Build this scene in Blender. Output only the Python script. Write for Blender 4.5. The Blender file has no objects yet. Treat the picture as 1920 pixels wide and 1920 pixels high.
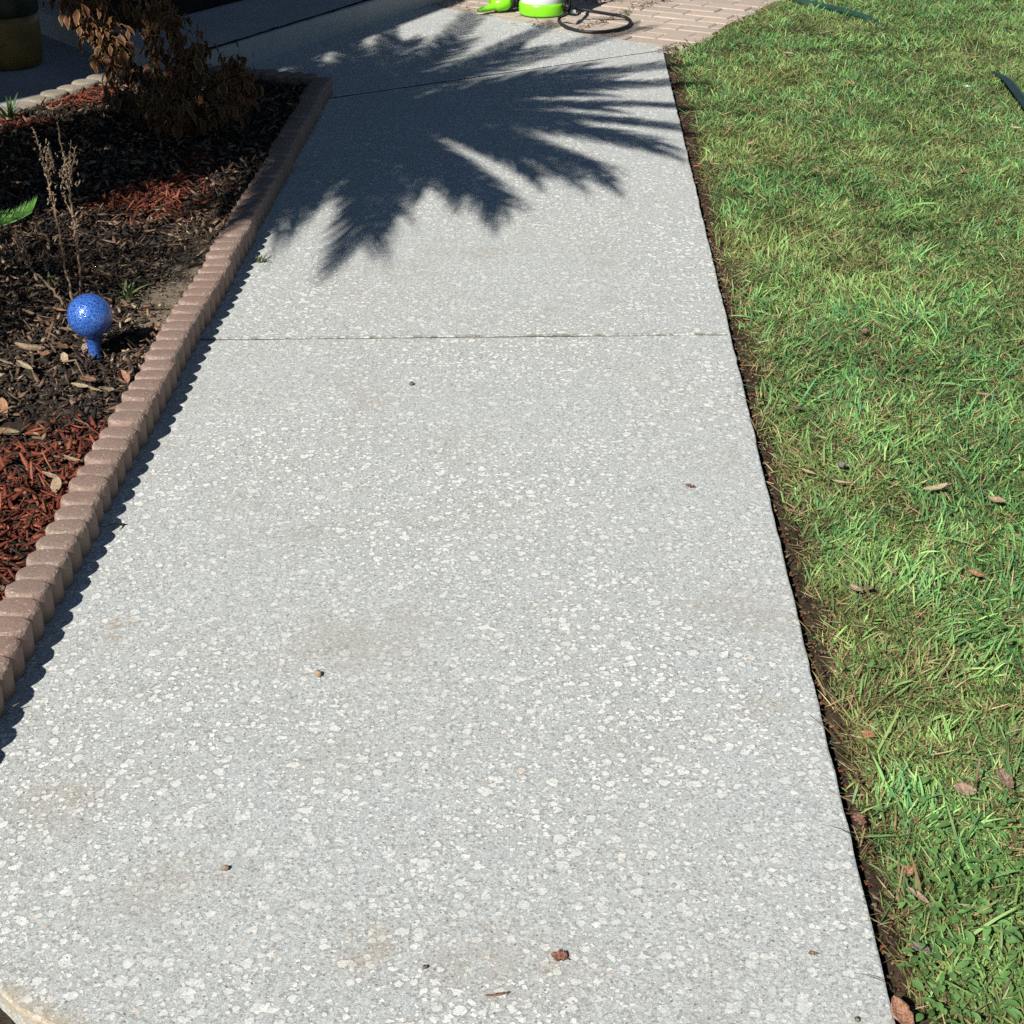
import bpy, math, random
import numpy as np
from mathutils import Vector, Matrix

random.seed(7)
rng = np.random.default_rng(11)
R = math.radians
scene = bpy.context.scene
COL = scene.collection

# ------------------------------------------------------------------ camera
FPX = 3000.0
CAM_H, PITCH = 1.5, math.atan(1920 * math.tan(R(40)) / FPX)     # horizon 1611 px above the picture's centre
cam_d = bpy.data.cameras.new("camera")
cam = bpy.data.objects.new("camera", cam_d)
COL.objects.link(cam)
cam.location = (0, 0, CAM_H)
cam.rotation_euler = (R(90) - PITCH, 0, 0)
cam_d.sensor_fit = 'HORIZONTAL'
cam_d.sensor_width = 36
cam_d.lens = 36.0 * FPX / 1920.0
cam_d.clip_start = 0.02
cam_d.clip_end = 2000
scene.camera = cam

# ------------------------------------------------------------------ sky + sun
SUN_EL, SUN_AZ = R(40), R(33)            # shadows travel toward +Y, 33 deg round to +X
world = bpy.data.worlds.new("World")
scene.world = world
world.use_nodes = True
wn = world.node_tree
bg = wn.nodes["Background"]
sky = wn.nodes.new("ShaderNodeTexSky")
sky.sky_type = 'NISHITA'
sky.sun_disc = False
sky.sun_elevation = SUN_EL
sky.sun_rotation = math.pi + SUN_AZ
sky.air_density = 1.0
sky.dust_density = 0.0
sky.ozone_density = 3.5
wn.links.new(sky.outputs[0], bg.inputs[0])
bg.inputs[1].default_value = 0.041
sun_d = bpy.data.lights.new("sun", 'SUN')
sun_d.energy = 5.0
sun_d.angle = R(0.53)
sun_d.color = (1.0, 0.975, 0.93)
sun = bpy.data.objects.new("sun", sun_d)
COL.objects.link(sun)
to_sun = Vector((-math.sin(SUN_AZ) * math.cos(SUN_EL), -math.cos(SUN_AZ) * math.cos(SUN_EL), math.sin(SUN_EL)))
sun.rotation_euler = to_sun.to_track_quat('Z', 'Y').to_euler()
sun.location = to_sun * 20
QS = np.array((to_sun.x / to_sun.z, to_sun.y / to_sun.z, 1.0))   # one metre up, toward the sun

scene.view_settings.view_transform = 'Standard'
scene.view_settings.look = 'None'
scene.view_settings.exposure = 0.38
scene.view_settings.gamma = 1.0
scene.render.engine = 'CYCLES'
scene.cycles.max_bounces = 6
scene.cycles.use_denoising = False

# ------------------------------------------------------------------ measuring helpers
_c, _s = math.cos(PITCH), math.sin(PITCH)
def ray(px, py):
    u = (px - 960) / FPX; v = (960 - py) / FPX
    return (u, _c + v * _s, -_s + v * _c)
def at(px, py, z=0.0):
    d = ray(px, py); t = (CAM_H - z) / -d[2]
    return (d[0] * t, d[1] * t, z)
def atY(px, py, Y):
    d = ray(px, py); t = Y / d[1]
    return (d[0] * t, Y, CAM_H + d[2] * t)

# the ground plan was first drawn with a rougher focal length; PW() brings a plan point to the surveyed one, O() back
WA = math.cos(R(40)) / math.cos(PITCH)
WB = (FPX / math.cos(PITCH) ** 2) / (1920 / math.cos(R(40)) ** 2)
WC = CAM_H * (WB * math.tan(R(40)) - math.tan(PITCH))
def PW(x, y): return (WA * x, WB * y + WC)
def O(x, y): return (x / WA, (y - WC) / WB)
def WL(pts): return [PW(*p) for p in pts]
HS = .82                                    # heights on that plan
# ------------------------------------------------------------------ mesh helpers
class MB:
    def __init__(self):
        self.v = []; self.f = []; self.a = []      # a: per-vertex attribute colour (r,g,b)
    def add(self, verts, faces, col=None):
        o = len(self.v)
        self.v.extend([tuple(p) for p in verts])
        self.f.extend([tuple(i + o for i in f) for f in faces])
        if col is None: self.a.extend([(0, 0, 0)] * len(verts))
        elif isinstance(col, list): self.a.extend(col)
        else: self.a.extend([col] * len(verts))
    def tube(self, pts, rad, n=8, col=None, cap=True):
        pts = [Vector(p) for p in pts]
        if not hasattr(rad, '__len__'): rad = [rad] * len(pts)
        verts, faces = [], []
        prev = None
        for i, p in enumerate(pts):
            t = (pts[min(i + 1, len(pts) - 1)] - pts[max(i - 1, 0)]).normalized()
            if prev is None:
                ref = Vector((0, 0, 1)) if abs(t.z) < .9 else Vector((1, 0, 0))
                x = t.cross(ref).normalized()
            else:
                x = (prev - t * prev.dot(t)).normalized()
            prev = x
            y = t.cross(x)
            for k in range(n):
                a = 2 * math.pi * k / n
                verts.append(p + (x * math.cos(a) + y * math.sin(a)) * rad[i])
        for i in range(len(pts) - 1):
            for k in range(n):
                k2 = (k + 1) % n
                faces.append((i * n + k, i * n + k2, (i + 1) * n + k2, (i + 1) * n + k))
        if cap:
            faces.append(tuple(range(n - 1, -1, -1)))
            faces.append(tuple((len(pts) - 1) * n + k for k in range(n)))
        self.add(verts, faces, col)
    def lathe(self, prof, n=32, loc=(0, 0, 0), col=None):
        verts, faces = [], []
        for r, z in prof:
            for k in range(n):
                a = 2 * math.pi * k / n
                verts.append((loc[0] + r * math.cos(a), loc[1] + r * math.sin(a), loc[2] + z))
        for i in range(len(prof) - 1):
            for k in range(n):
                k2 = (k + 1) % n
                faces.append((i * n + k, i * n + k2, (i + 1) * n + k2, (i + 1) * n + k))
        faces.append(tuple(range(n - 1, -1, -1)))
        faces.append(tuple((len(prof) - 1) * n + k for k in range(n)))
        self.add(verts, faces, col)
    def box(self, lo, hi, rot=0, loc=(0, 0, 0), col=None):
        vs = []
        cr, sr = math.cos(rot), math.sin(rot)
        for z in (lo[2], hi[2]):
            for x, y in ((lo[0], lo[1]), (hi[0], lo[1]), (hi[0], hi[1]), (lo[0], hi[1])):
                vs.append((loc[0] + x * cr - y * sr, loc[1] + x * sr + y * cr, loc[2] + z))
        self.add(vs, [(3, 2, 1, 0), (4, 5, 6, 7), (0, 1, 5, 4), (1, 2, 6, 5), (2, 3, 7, 6), (3, 0, 4, 7)], col)
    def build(self, name, mat, parent=None, smooth=False, loc=None):
        return mesh_obj(name, np.array(self.v, dtype=np.float32), self.f, mat, parent, smooth, np.array(self.a, dtype=np.float32), loc)

def mesh_obj(name, V, Fc, mat, parent=None, smooth=False, A=None, loc=None):
    me = bpy.data.meshes.new(name)
    V = np.asarray(V, dtype=np.float32)
    if loc is not None:
        V = V - np.array(loc, dtype=np.float32)
    if isinstance(Fc, np.ndarray):
        me.vertices.add(len(V)); me.vertices.foreach_set('co', V.ravel())
        nf, k = Fc.shape
        me.loops.add(nf * k); me.loops.foreach_set('vertex_index', Fc.astype(np.int32).ravel())
        me.polygons.add(nf)
        me.polygons.foreach_set('loop_start', np.arange(0, nf * k, k, dtype=np.int32))
        me.update(calc_edges=True)
        me.validate()
    else:
        me.from_pydata(V.tolist(), [], Fc)
        me.update()
    if A is not None and len(A) and np.any(A):
        at_ = me.attributes.new('tint', 'FLOAT_COLOR', 'POINT')
        c4 = np.ones((len(V), 4), dtype=np.float32); c4[:, :3] = A
        at_.data.foreach_set('color', c4.ravel())
    if smooth:
        me.polygons.foreach_set('use_smooth', np.ones(len(me.polygons), dtype=bool))
    if isinstance(mat, (list, tuple)):
        for m in mat: me.materials.append(m)
    elif mat: me.materials.append(mat)
    o = bpy.data.objects.new(name, me)
    COL.objects.link(o)
    if loc is not None: o.location = loc
    if parent:
        o.parent = parent
    return o

def empty(name, loc=(0, 0, 0)):
    o = bpy.data.objects.new(name, None)
    COL.objects.link(o); o.location = loc; o.empty_display_size = .1
    return o
def tag(o, label=None, cat=None, group=None, kind=None):
    if label: o['label'] = label
    if cat: o['category'] = cat
    if group: o['group'] = group
    if kind: o['kind'] = kind
    return o

def _h(ix, iy, seed):
    n = (ix * 374761393 + iy * 668265263 + seed * 974634777) & 0x7fffffff
    n = ((n ^ (n >> 13)) * 1274126177) & 0x7fffffff
    return ((n ^ (n >> 16)) & 0xffff) / 65535.0
def vnoise(x, y, scale, seed=0):
    x = np.asarray(x, dtype=np.float64) * scale + 1000; y = np.asarray(y, dtype=np.float64) * scale + 1000
    ix = np.floor(x).astype(np.int64); iy = np.floor(y).astype(np.int64)
    fx = x - ix; fy = y - iy
    fx = fx * fx * (3 - 2 * fx); fy = fy * fy * (3 - 2 * fy)
    a = _h(ix, iy, seed); b = _h(ix + 1, iy, seed); c = _h(ix, iy + 1, seed); d = _h(ix + 1, iy + 1, seed)
    return (a * (1 - fx) + b * fx) * (1 - fy) + (c * (1 - fx) + d * fx) * fy
def fnoise(x, y, scale, seed=0, oct=3):
    t = 0; amp = 1; tot = 0
    for i in range(oct):
        t = t + amp * vnoise(x, y, scale * 2 ** i, seed + i * 17); tot += amp; amp *= .5
    return t / tot

# ------------------------------------------------------------------ material helpers
class NT:
    def __init__(self, name):
        self.m = bpy.data.materials.new(name); self.m.use_nodes = True
        self.t = self.m.node_tree; self.n = self.t.nodes
        self.b = self.n["Principled BSDF"]; self.out = self.n["Material Output"]
        self._obj = None
    def new(self, t, **k):
        n = self.n.new(t)
        for a, v in k.items(): setattr(n, a, v)
        return n
    def link(self, a, b): self.t.links.new(a, b)
    def setin(self, sock, v):
        if hasattr(v, 'is_output') or isinstance(v, bpy.types.NodeSocket): self.link(v, sock)
        else: sock.default_value = v
    @property
    def obj(self):
        if self._obj is None: self._obj = self.new("ShaderNodeTexCoord").outputs["Object"]
        return self._obj
    def pos(self):
        return self.new("ShaderNodeNewGeometry").outputs["Position"]
    def noise(self, vec, scale, detail=2, rough=.5, dist=0):
        n = self.new("ShaderNodeTexNoise"); self.link(vec, n.inputs["Vector"])
        n.inputs["Scale"].default_value = scale; n.inputs["Detail"].default_value = detail
        n.inputs["Roughness"].default_value = rough; n.inputs["Distortion"].default_value = dist
        return n
    def voro(self, vec, scale, feature='F1', rand=1.0, dim='3D'):
        n = self.new("ShaderNodeTexVoronoi", feature=feature, voronoi_dimensions=dim); self.link(vec, n.inputs["Vector"])
        n.inputs["Scale"].default_value = scale; n.inputs["Randomness"].default_value = rand
        return n
    def math(self, op, a, b=0.0, c=None, clamp=False):
        n = self.new("ShaderNodeMath", operation=op, use_clamp=clamp)
        self.setin(n.inputs[0], a); self.setin(n.inputs[1], b)
        if c is not None: self.setin(n.inputs[2], c)
        return n.outputs[0]
    def vmath(self, op, a, b):
        n = self.new("ShaderNodeVectorMath", operation=op)
        self.setin(n.inputs[0], a); self.setin(n.inputs[1], b)
        return n.outputs["Vector"] if op not in ('DISTANCE', 'LENGTH', 'DOT_PRODUCT') else n.outputs["Value"]
    def ramp(self, fac, a, b, lo=0.0, hi=1.0):
        n = self.new("ShaderNodeMapRange"); n.clamp = True; n.interpolation_type = 'SMOOTHSTEP'
        self.setin(n.inputs["Value"], fac); n.inputs["From Min"].default_value = a; n.inputs["From Max"].default_value = b
        n.inputs["To Min"].default_value = lo; n.inputs["To Max"].default_value = hi
        return n.outputs["Result"]
    def mix(self, fac, a, b, mode='MIX'):
        n = self.new("ShaderNodeMix", data_type='RGBA', blend_type=mode)
        self.setin(n.inputs[0], fac)
        for s, v in ((n.inputs[6], a), (n.inputs[7], b)):
            if isinstance(v, tuple): s.default_value = (*v[:3], 1)
            else: self.link(v, s)
        return n.outputs[2]
    def attr(self, name='tint'):
        n = self.new("ShaderNodeAttribute", attribute_name=name); return n.outputs["Color"]
    def bump(self, h, strength=.3, dist=.002, prev=None):
        n = self.new("ShaderNodeBump"); self.link(h, n.inputs["Height"])
        n.inputs["Strength"].default_value = strength; n.inputs["Distance"].default_value = dist
        if prev is not None: self.link(prev, n.inputs["Normal"])
        return n.outputs["Normal"]
    def done(self, col=None, rough=.8, spec=.3, normal=None, **k):
        if col is not None:
            if isinstance(col, tuple): self.b.inputs["Base Color"].default_value = (*col[:3], 1)
            else: self.link(col, self.b.inputs["Base Color"])
        self.setin(self.b.inputs["Roughness"], rough)
        self.b.inputs["Specular IOR Level"].default_value = spec
        if normal is not None: self.link(normal, self.b.inputs["Normal"])
        for a, v in k.items(): self.setin(self.b.inputs[a.replace('_', ' ')], v)
        return self.m

def m_concrete():
    """Exposed shell-and-pebble concrete: grey sandy paste, pale flat pebbles, a few brown stains."""
    t = NT("exposed_aggregate"); P = t.obj
    warp = t.noise(P, 95, 3, .7)
    wv = t.vmath('SCALE', warp.outputs["Color"], (0, 0, 0)); wv.node.inputs["Scale"].default_value = .016
    Q = t.vmath('ADD', P, wv)
    big = t.noise(P, 1.7, 3, .55).outputs[0]
    mid = t.noise(P, 7, 3, .6).outputs[0]
    col = t.mix(t.ramp(big, .35, .68), (.545, .575, .55), (.54, .55, .50))
    col = t.mix(t.ramp(mid, .3, .75), col, (.57, .595, .57))
    # sand: dark paste between light grains, a few millimetres each
    g1 = t.noise(P, 430, 2, .8).outputs[0]
    col = t.mix(t.ramp(g1, .40, .62, 0, 1), t.mix(.36, col, (.14, .135, .115)), t.mix(.25, col, (.74, .75, .71)))
    for scale, amt in ((300, .34), (170, .26)):
        ed = t.voro(Q, scale, 'DISTANCE_TO_EDGE')
        col = t.mix(t.math('MULTIPLY', t.ramp(ed.outputs["Distance"], .13, .02), amt), col, (.17, .165, .15))
    sand = t.voro(P, 260)
    sh = t.new("ShaderNodeSeparateColor"); t.link(sand.outputs["Color"], sh.inputs[0])
    col = t.mix(t.math('MULTIPLY', t.math('GREATER_THAN', sh.outputs[0], .84), .42), col, (.17, .155, .135))
    col = t.mix(t.math('MULTIPLY', t.math('GREATER_THAN', sh.outputs[1], .72), .35), col, (.74, .74, .70))
    # pebbles and shell flakes
    expo = t.ramp(t.noise(P, 1.3, 2, .5).outputs[0], .33, .62, .45, 1.0)
    hsum = None
    for scale, keep, r0, r1, off in ((37, .50, .15, .42, 0.0), (64, .40, .17, .48, 7.3), (115, .40, .18, .50, 3.1)):
        v = t.voro(t.vmath('ADD', Q, (off, off * .7, 0)), scale)
        sc = t.new("ShaderNodeSeparateColor"); t.link(v.outputs["Color"], sc.inputs[0])
        rad = t.math('MULTIPLY_ADD', sc.outputs[1], r1 - r0, r0)
        on = t.math('GREATER_THAN', sc.outputs[0], keep)
        d = t.math('SUBTRACT', rad, v.outputs["Distance"])
        inside = t.math('MULTIPLY', t.ramp(d, 0.0, .05), on)
        rim = t.math('MULTIPLY', t.math('MULTIPLY', t.ramp(d, -.13, -.02), t.math('SUBTRACT', 1.0, t.ramp(d, -.01, .03))), on)
        fac = t.math('MULTIPLY', inside, t.math('MULTIPLY', expo, t.math('MULTIPLY_ADD', sc.outputs[2], .55, .45)))
        pc = t.mix(sc.outputs[1], (.90, .905, .875), (.80, .785, .71))
        pc = t.mix(t.math('GREATER_THAN', sc.outputs[2], .975), pc, (.62, .52, .42))
        col = t.mix(t.math('MULTIPLY', t.math('MULTIPLY', rim, expo), .48), col, (.19, .185, .165))
        col = t.mix(fac, col, pc)
        hsum = fac if hsum is None else t.math('MAXIMUM', hsum, fac)
    # dark pits
    pit = t.voro(t.vmath('ADD', P, (2.2, 5.1, 0)), 75)
    ps = t.new("ShaderNodeSeparateColor"); t.link(pit.outputs["Color"], ps.inputs[0])
    pf = t.math('MULTIPLY', t.math('LESS_THAN', pit.outputs["Distance"], .13), t.math('GREATER_THAN', ps.outputs[2], .84))
    col = t.mix(t.math('MULTIPLY', pf, .75), col, (.10, .09, .08))
    # faint grime patches
    gr = t.ramp(t.noise(t.vmath('ADD', P, (4, 1, 0)), 3.1, 4, .65).outputs[0], .54, .74)
    col = t.mix(t.math('MULTIPLY', gr, .38), col, (.34, .30, .24))
    # brown spots (leaf tannin)
    sf = t.noise(P, 26, 3, .7).outputs[0]
    for (px, py, r, k) in ((225, 1165, .040, .62), (213, 1195, .03, .45), (110, 1500, .10, .30), (690, 1780, .075, .33), (330, 1640, .08, .2), (900, 1800, .12, .24),
                           (620, 1430, .10, .15), (1050, 1830, .10, .18), (860, 830, .14, .17), (640, 985, .10, .13), (1430, 1330, .06, .3)):
        x, y, _ = at(px, py)
        d = t.vmath('DISTANCE', P, (x, y, 0))
        f = t.math('MULTIPLY', t.ramp(d, r, r * .15), t.ramp(sf, .36, .62))
        col = t.mix(t.math('MULTIPLY', f, k), col, (.30, .20, .10))
    # grime right by the joint, and the dirty cut corner
    for (px, py, r, k) in ((0, 1885, .05, .55), (50, 1915, .05, .6), (110, 1935, .05, .5)):
        x, y, _ = at(px, py)
        d = t.vmath('DISTANCE', P, (x, y, 0))
        col = t.mix(t.math('MULTIPLY', t.math('MULTIPLY', t.ramp(d, r, r * .2), k), t.ramp(sf, .25, .5)), col, (.42, .31, .17))
    sepP = t.new("ShaderNodeSeparateXYZ"); t.link(P, sepP.inputs[0])
    jd = t.math('ABSOLUTE', t.math('SUBTRACT', t.math('MULTIPLY_ADD', sepP.outputs[0], -.0195 * WB / WA, sepP.outputs[1]), 2.5722 * WB + WC))
    jf = t.math('MULTIPLY', t.ramp(jd, .016, .003), t.ramp(t.noise(P, 24, 4, .75).outputs[0], .40, .62))
    col = t.mix(t.math('MULTIPLY', jf, .85), col, (.13, .11, .07))
    h = t.math('ADD', t.math('MULTIPLY', g1, .6), t.math('MULTIPLY', hsum, .4))
    return t.done(col, .86, .2, t.bump(h, .6, .0025))

def m_plainconcrete():
    t = NT("porch_concrete"); P = t.obj
    a = t.noise(P, 3, 4, .6).outputs[0]; b = t.noise(P, 240, 2, .7).outputs[0]
    col = t.mix(t.ramp(a, .3, .7), (.36, .365, .37), (.43, .43, .42))
    col = t.mix(t.ramp(b, .3, .7), t.mix(.25, col, (.1, .1, .1)), col)
    return t.done(col, .85, .25, t.bump(b, .4, .001))

def m_edging():
    t = NT("edging_concrete"); P = t.obj
    a = t.noise(P, 9, 3, .6).outputs[0]; b = t.noise(P, 330, 2, .75).outputs[0]
    col = t.mix(t.ramp(a, .3, .7), (.285, .185, .145), (.325, .22, .172))
    info = t.new("ShaderNodeObjectInfo").outputs["Random"]
    col = t.mix(t.math('MULTIPLY', info, .5), col, (.29, .215, .17))
    nz = t.new("ShaderNodeSeparateXYZ"); t.link(t.new("ShaderNodeNewGeometry").outputs["True Normal"], nz.inputs[0])
    topf = t.ramp(nz.outputs[2], .3, .8)
    gr = t.mix(t.ramp(b, .36, .62), t.mix(.5, col, (.08, .055, .04)), t.mix(.06, col, (.55, .45, .38)))
    col = t.mix(t.math('MULTIPLY_ADD', topf, .75, .25), col, gr)
    v2 = t.voro(P, 170); s2 = t.new("ShaderNodeSeparateColor"); t.link(v2.outputs["Color"], s2.inputs[0])
    f2 = t.math('MULTIPLY', t.math('GREATER_THAN', s2.outputs[1], .93), t.math('LESS_THAN', v2.outputs["Distance"], .30))
    col = t.mix(t.math('MULTIPLY', t.math('MULTIPLY', f2, .6), topf), col, (.62, .54, .46))
    rim = t.new("ShaderNodeSeparateColor"); t.link(t.attr(), rim.inputs[0])
    rn = t.ramp(t.noise(P, 75, 3, .7).outputs[0], .50, .62)
    col = t.mix(t.math('MULTIPLY', t.math('MULTIPLY', rim.outputs[0], rn), .5), col, (.50, .41, .345))
    sep = t.new("ShaderNodeSeparateXYZ"); t.link(P, sep.inputs[0])
    foot_dark = t.math('MULTIPLY', t.ramp(sep.outputs[2], .03, -.005), t.ramp(t.noise(P, 30, 3, .6).outputs[0], .3, .6))  # blotchy darker brown toward the foot of each block
    col = t.mix(t.math('MULTIPLY', foot_dark, .6), col, (.12, .09, .065))
    return t.done(col, .9, .2, t.bump(b, .3, .0015))

def m_edging_pale():
    t = NT("weathered_edging"); P = t.obj
    a = t.noise(P, 14, 3, .6).outputs[0]; b = t.noise(P, 300, 2, .75).outputs[0]
    col = t.mix(t.ramp(a, .3, .7), (.50, .42, .32), (.36, .31, .24))
    col = t.mix(t.ramp(b, .38, .58), t.mix(.7, col, (.08, .07, .055)), col)
    return t.done(col, .9, .2, t.bump(b, .9, .004))

def m_soil(name, c1, c2, c3, sc=1.0, sandy=()):
    t = NT(name); P = t.obj
    a = t.noise(P, 6 * sc, 4, .6).outputs[0]; b = t.noise(P, 60 * sc, 4, .7).outputs[0]; c = t.noise(P, 300 * sc, 2, .7).outputs[0]
    col = t.mix(t.ramp(a, .35, .65), c1, c2)
    col = t.mix(t.ramp(b, .45, .75), col, c3)
    for (px, py, r) in sandy:
        x, y, _ = at(px, py, .03)
        d = t.math('ADD', t.vmath('DISTANCE', P, (x, y, .03)), t.math('MULTIPLY_ADD', t.noise(P, 22, 3, .7).outputs[0], .10, -.05))
        col = t.mix(t.ramp(d, r, r * .5), col, t.mix(b, (.23, .18, .125), (.32, .26, .19)))
    col = t.mix(t.ramp(c, .3, .7), t.mix(.5, col, (.02, .015, .01)), col)
    return t.done(col, .95, .15, t.bump(t.math('ADD', b, t.math('MULTIPLY', c, .5)), .8, .006))

def m_tint(name, rough=.6, spec=.3, transl=0.0, grain=0.0, gscale=200):
    """colour carried per vertex (each blade, chip or leaf has its own pigment)"""
    t = NT(name); col = t.attr()
    if grain:
        n = t.noise(t.obj, gscale, 3, .7).outputs[0]
        col = t.mix(t.ramp(n, .3, .7, 0, grain), col, t.mix(.75, col, (.02, .015, .01)))
    t.done(col, rough, spec)
    if transl:
        tr = t.new("ShaderNodeBsdfTranslucent"); t.link(col, tr.inputs[0])
        mx = t.new("ShaderNodeMixShader"); mx.inputs[0].default_value = transl
        t.link(t.b.outputs[0], mx.inputs[1]); t.link(tr.outputs[0], mx.inputs[2]); t.link(mx.outputs[0], t.out.inputs[0])
    return t.m

def m_dryleaf():
    t = NT("dry_leaf"); c = t.attr(); P = t.obj
    n = t.noise(P, 70, 4, .7).outputs[0]; f = t.noise(P, 320, 3, .75).outputs[0]
    col = t.mix(t.ramp(n, .35, .7, 0, .55), c, t.mix(.6, c, (.05, .03, .02)))
    col = t.mix(t.ramp(f, .3, .65, .45, 0), col, t.mix(.6, c, (.9, .8, .6)))
    col = t.mix(t.ramp(f, .6, .8, 0, .6), col, (.06, .04, .03))
    t.done(col, .75, .15, t.bump(t.math('ADD', n, t.math('MULTIPLY', f, .5)), .8, .003))
    return t.m

def m_simple(name, col, rough=.5, spec=.4, var=.12, scale=12, bump=0.0, bscale=80, **k):
    t = NT(name); P = t.obj
    a = t.noise(P, scale, 3, .6).outputs[0]
    c = t.mix(t.ramp(a, .3, .7), tuple(max(0, x * (1 - var)) for x in col), tuple(min(1, x * (1 + var)) for x in col))
    nrm = t.bump(t.noise(P, bscale, 3, .6).outputs[0], bump, .002) if bump else None
    return t.done(c, rough, spec, nrm, **k)

def m_globe():
    t = NT("blue_crackle_glass"); P = t.obj
    w = t.noise(P, 60, 2, .5); wv = t.vmath('SCALE', w.outputs["Color"], (0, 0, 0)); wv.node.inputs["Scale"].default_value = .006
    Q = t.vmath('ADD', P, wv)
    e = t.voro(Q, 135, 'DISTANCE_TO_EDGE'); e2 = t.voro(Q, 300, 'DISTANCE_TO_EDGE')
    crack = t.math('MAXIMUM', t.ramp(e.outputs["Distance"], .16, .03), t.math('MULTIPLY', t.ramp(e2.outputs["Distance"], .12, .02), .6))
    col = t.mix(crack, (.006, .030, .23), (.10, .26, .66))
    v = t.voro(Q, 150); 
    col = t.mix(.25, col, t.mix(t.noise(P, 90, 2, .6).outputs[0], (.005, .03, .25), (.03, .12, .6)))
    n = t.bump(t.math('SUBTRACT', 1.0, crack), .28, .0010)
    return t.done(col, .20, .6, n, Coat_Weight=.35, Coat_Roughness=.08, Metallic=.15)

def m_coleus():
    # tint.r: 0 centre .. 1 margin ; tint.g: per-leaf random ; tint.b: dryness
    t = NT("coleus_leaf"); c = t.attr(); s = t.new("ShaderNodeSeparateColor"); t.link(c, s.inputs[0])
    n = t.noise(t.obj, 90, 3, .6).outputs[0]
    mid = t.mix(s.outputs[1], (.17, .048, .030), (.14, .070, .036))
    mid = t.mix(t.ramp(n, .35, .7), mid, (.10, .045, .028))
    mar = t.mix(s.outputs[2], (.36, .25, .09), (.30, .16, .065))
    f = t.ramp(t.math('ADD', s.outputs[0], t.math('MULTIPLY_ADD', n, .5, -.25)), .62, .92)
    col = t.mix(f, mid, mar)
    t.done(col, .65, .25)
    tr = t.new("ShaderNodeBsdfTranslucent"); t.link(col, tr.inputs[0])
    mx = t.new("ShaderNodeMixShader"); mx.inputs[0].default_value = .25
    t.link(t.b.outputs[0], mx.inputs[1]); t.link(tr.outputs[0], mx.inputs[2]); t.link(mx.outputs[0], t.out.inputs[0])
    return t.m

def m_brick():
    t = NT("clay_paver"); P = t.obj; c = t.attr()
    n = t.noise(P, 60, 3, .65).outputs[0]; b = t.noise(P, 400, 2, .7).outputs[0]
    col = t.mix(t.ramp(n, .3, .75, 0, .35), c, (.30, .22, .16))
    col = t.mix(t.ramp(b, .3, .6), t.mix(.35, col, (.1, .08, .06)), col)
    return t.done(col, .9, .2, t.bump(b, .5, .002))

M = dict(
    path=m_concrete(), porch=m_plainconcrete(), edging=m_edging(), edging_pale=m_edging_pale(), brick=m_brick(),
    lawnsoil=m_soil("lawn_soil", (.035, .025, .016), (.075, .048, .028), (.13, .088, .052), 1.6),
    bedsoil=m_soil("bed_soil", (.035, .026, .02), (.06, .045, .034), (.09, .07, .05), 1.0, ((305, 590, .11), (345, 540, .15), (385, 485, .12))),
    sandsoil=m_soil("joint_sand", (.045, .036, .024), (.085, .068, .042), (.035, .035, .015), 1.5),
    ground=m_soil("far_ground", (.05, .075, .025), (.075, .095, .035), (.12, .10, .05), .6),
    grass=m_tint("grass_blade", .55, .2, .22), weed=m_tint("weed_leaf", .45, .4, .25),
    chip=m_tint("bark_chip", .85, .2, 0, .6, 260), leaf=m_dryleaf(),
    palm=m_tint("palm_leaflet", .4, .4, .12), bark=m_simple("palm_bark", (.12, .09, .065), .9, .2, .35, 18, .9, 40),
    stalk=m_simple("dead_stalk", (.20, .135, .085), .85, .2, .3, 60, .5, 200), globe=m_globe(), coleus=m_coleus(),
    stem=m_simple("coleus_stem", (.11, .085, .05), .7, .3, .3, 40),
    lime=m_simple("lime_plastic", (.23, .72, .02), .32, .5, .06, 8), white=m_simple("milky_plastic", (.70, .74, .74), .3, .5, .04, 5),
    rubber=m_simple("black_rubber", (.011, .011, .012), .55, .5, .2, 30), clip=m_simple("pale_plastic", (.62, .62, .60), .4, .5, .05, 20),
    pot=m_simple("ochre_glaze", (.16, .095, .022), .45, .4, .3, 9, .2, 40), potband=m_simple("green_glaze", (.018, .028, .016), .4, .4, .3, 14),
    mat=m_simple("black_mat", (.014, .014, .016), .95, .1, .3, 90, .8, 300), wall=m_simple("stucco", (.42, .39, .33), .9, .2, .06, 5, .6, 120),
    roof=m_simple("roof_shingle", (.11, .10, .095), .9, .2, .25, 9, .6, 60), hose=m_simple("green_hose", (.02, .06, .045), .35, .5, .15, 20),
    strip=m_simple("dark_strip", (.012, .03, .03), .45, .4, .2, 25),
)

# ------------------------------------------------------------------ the setting
EX = lambda y: WA * (-0.9905 + 0.0418 * (y - WC) / WB)          # walkway face of the edging row
RX = lambda y: WA * (0.5209 + 0.0418 * (y - WC) / WB)           # right edge of the walkway

gm = MB(); gm.add([(-300, -300, -.10), (300, -300, -.10), (300, 300, -.10), (-300, 300, -.10)], [(0, 1, 2, 3)])
tag(gm.build('ground', M['ground']), kind='structure')

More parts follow.
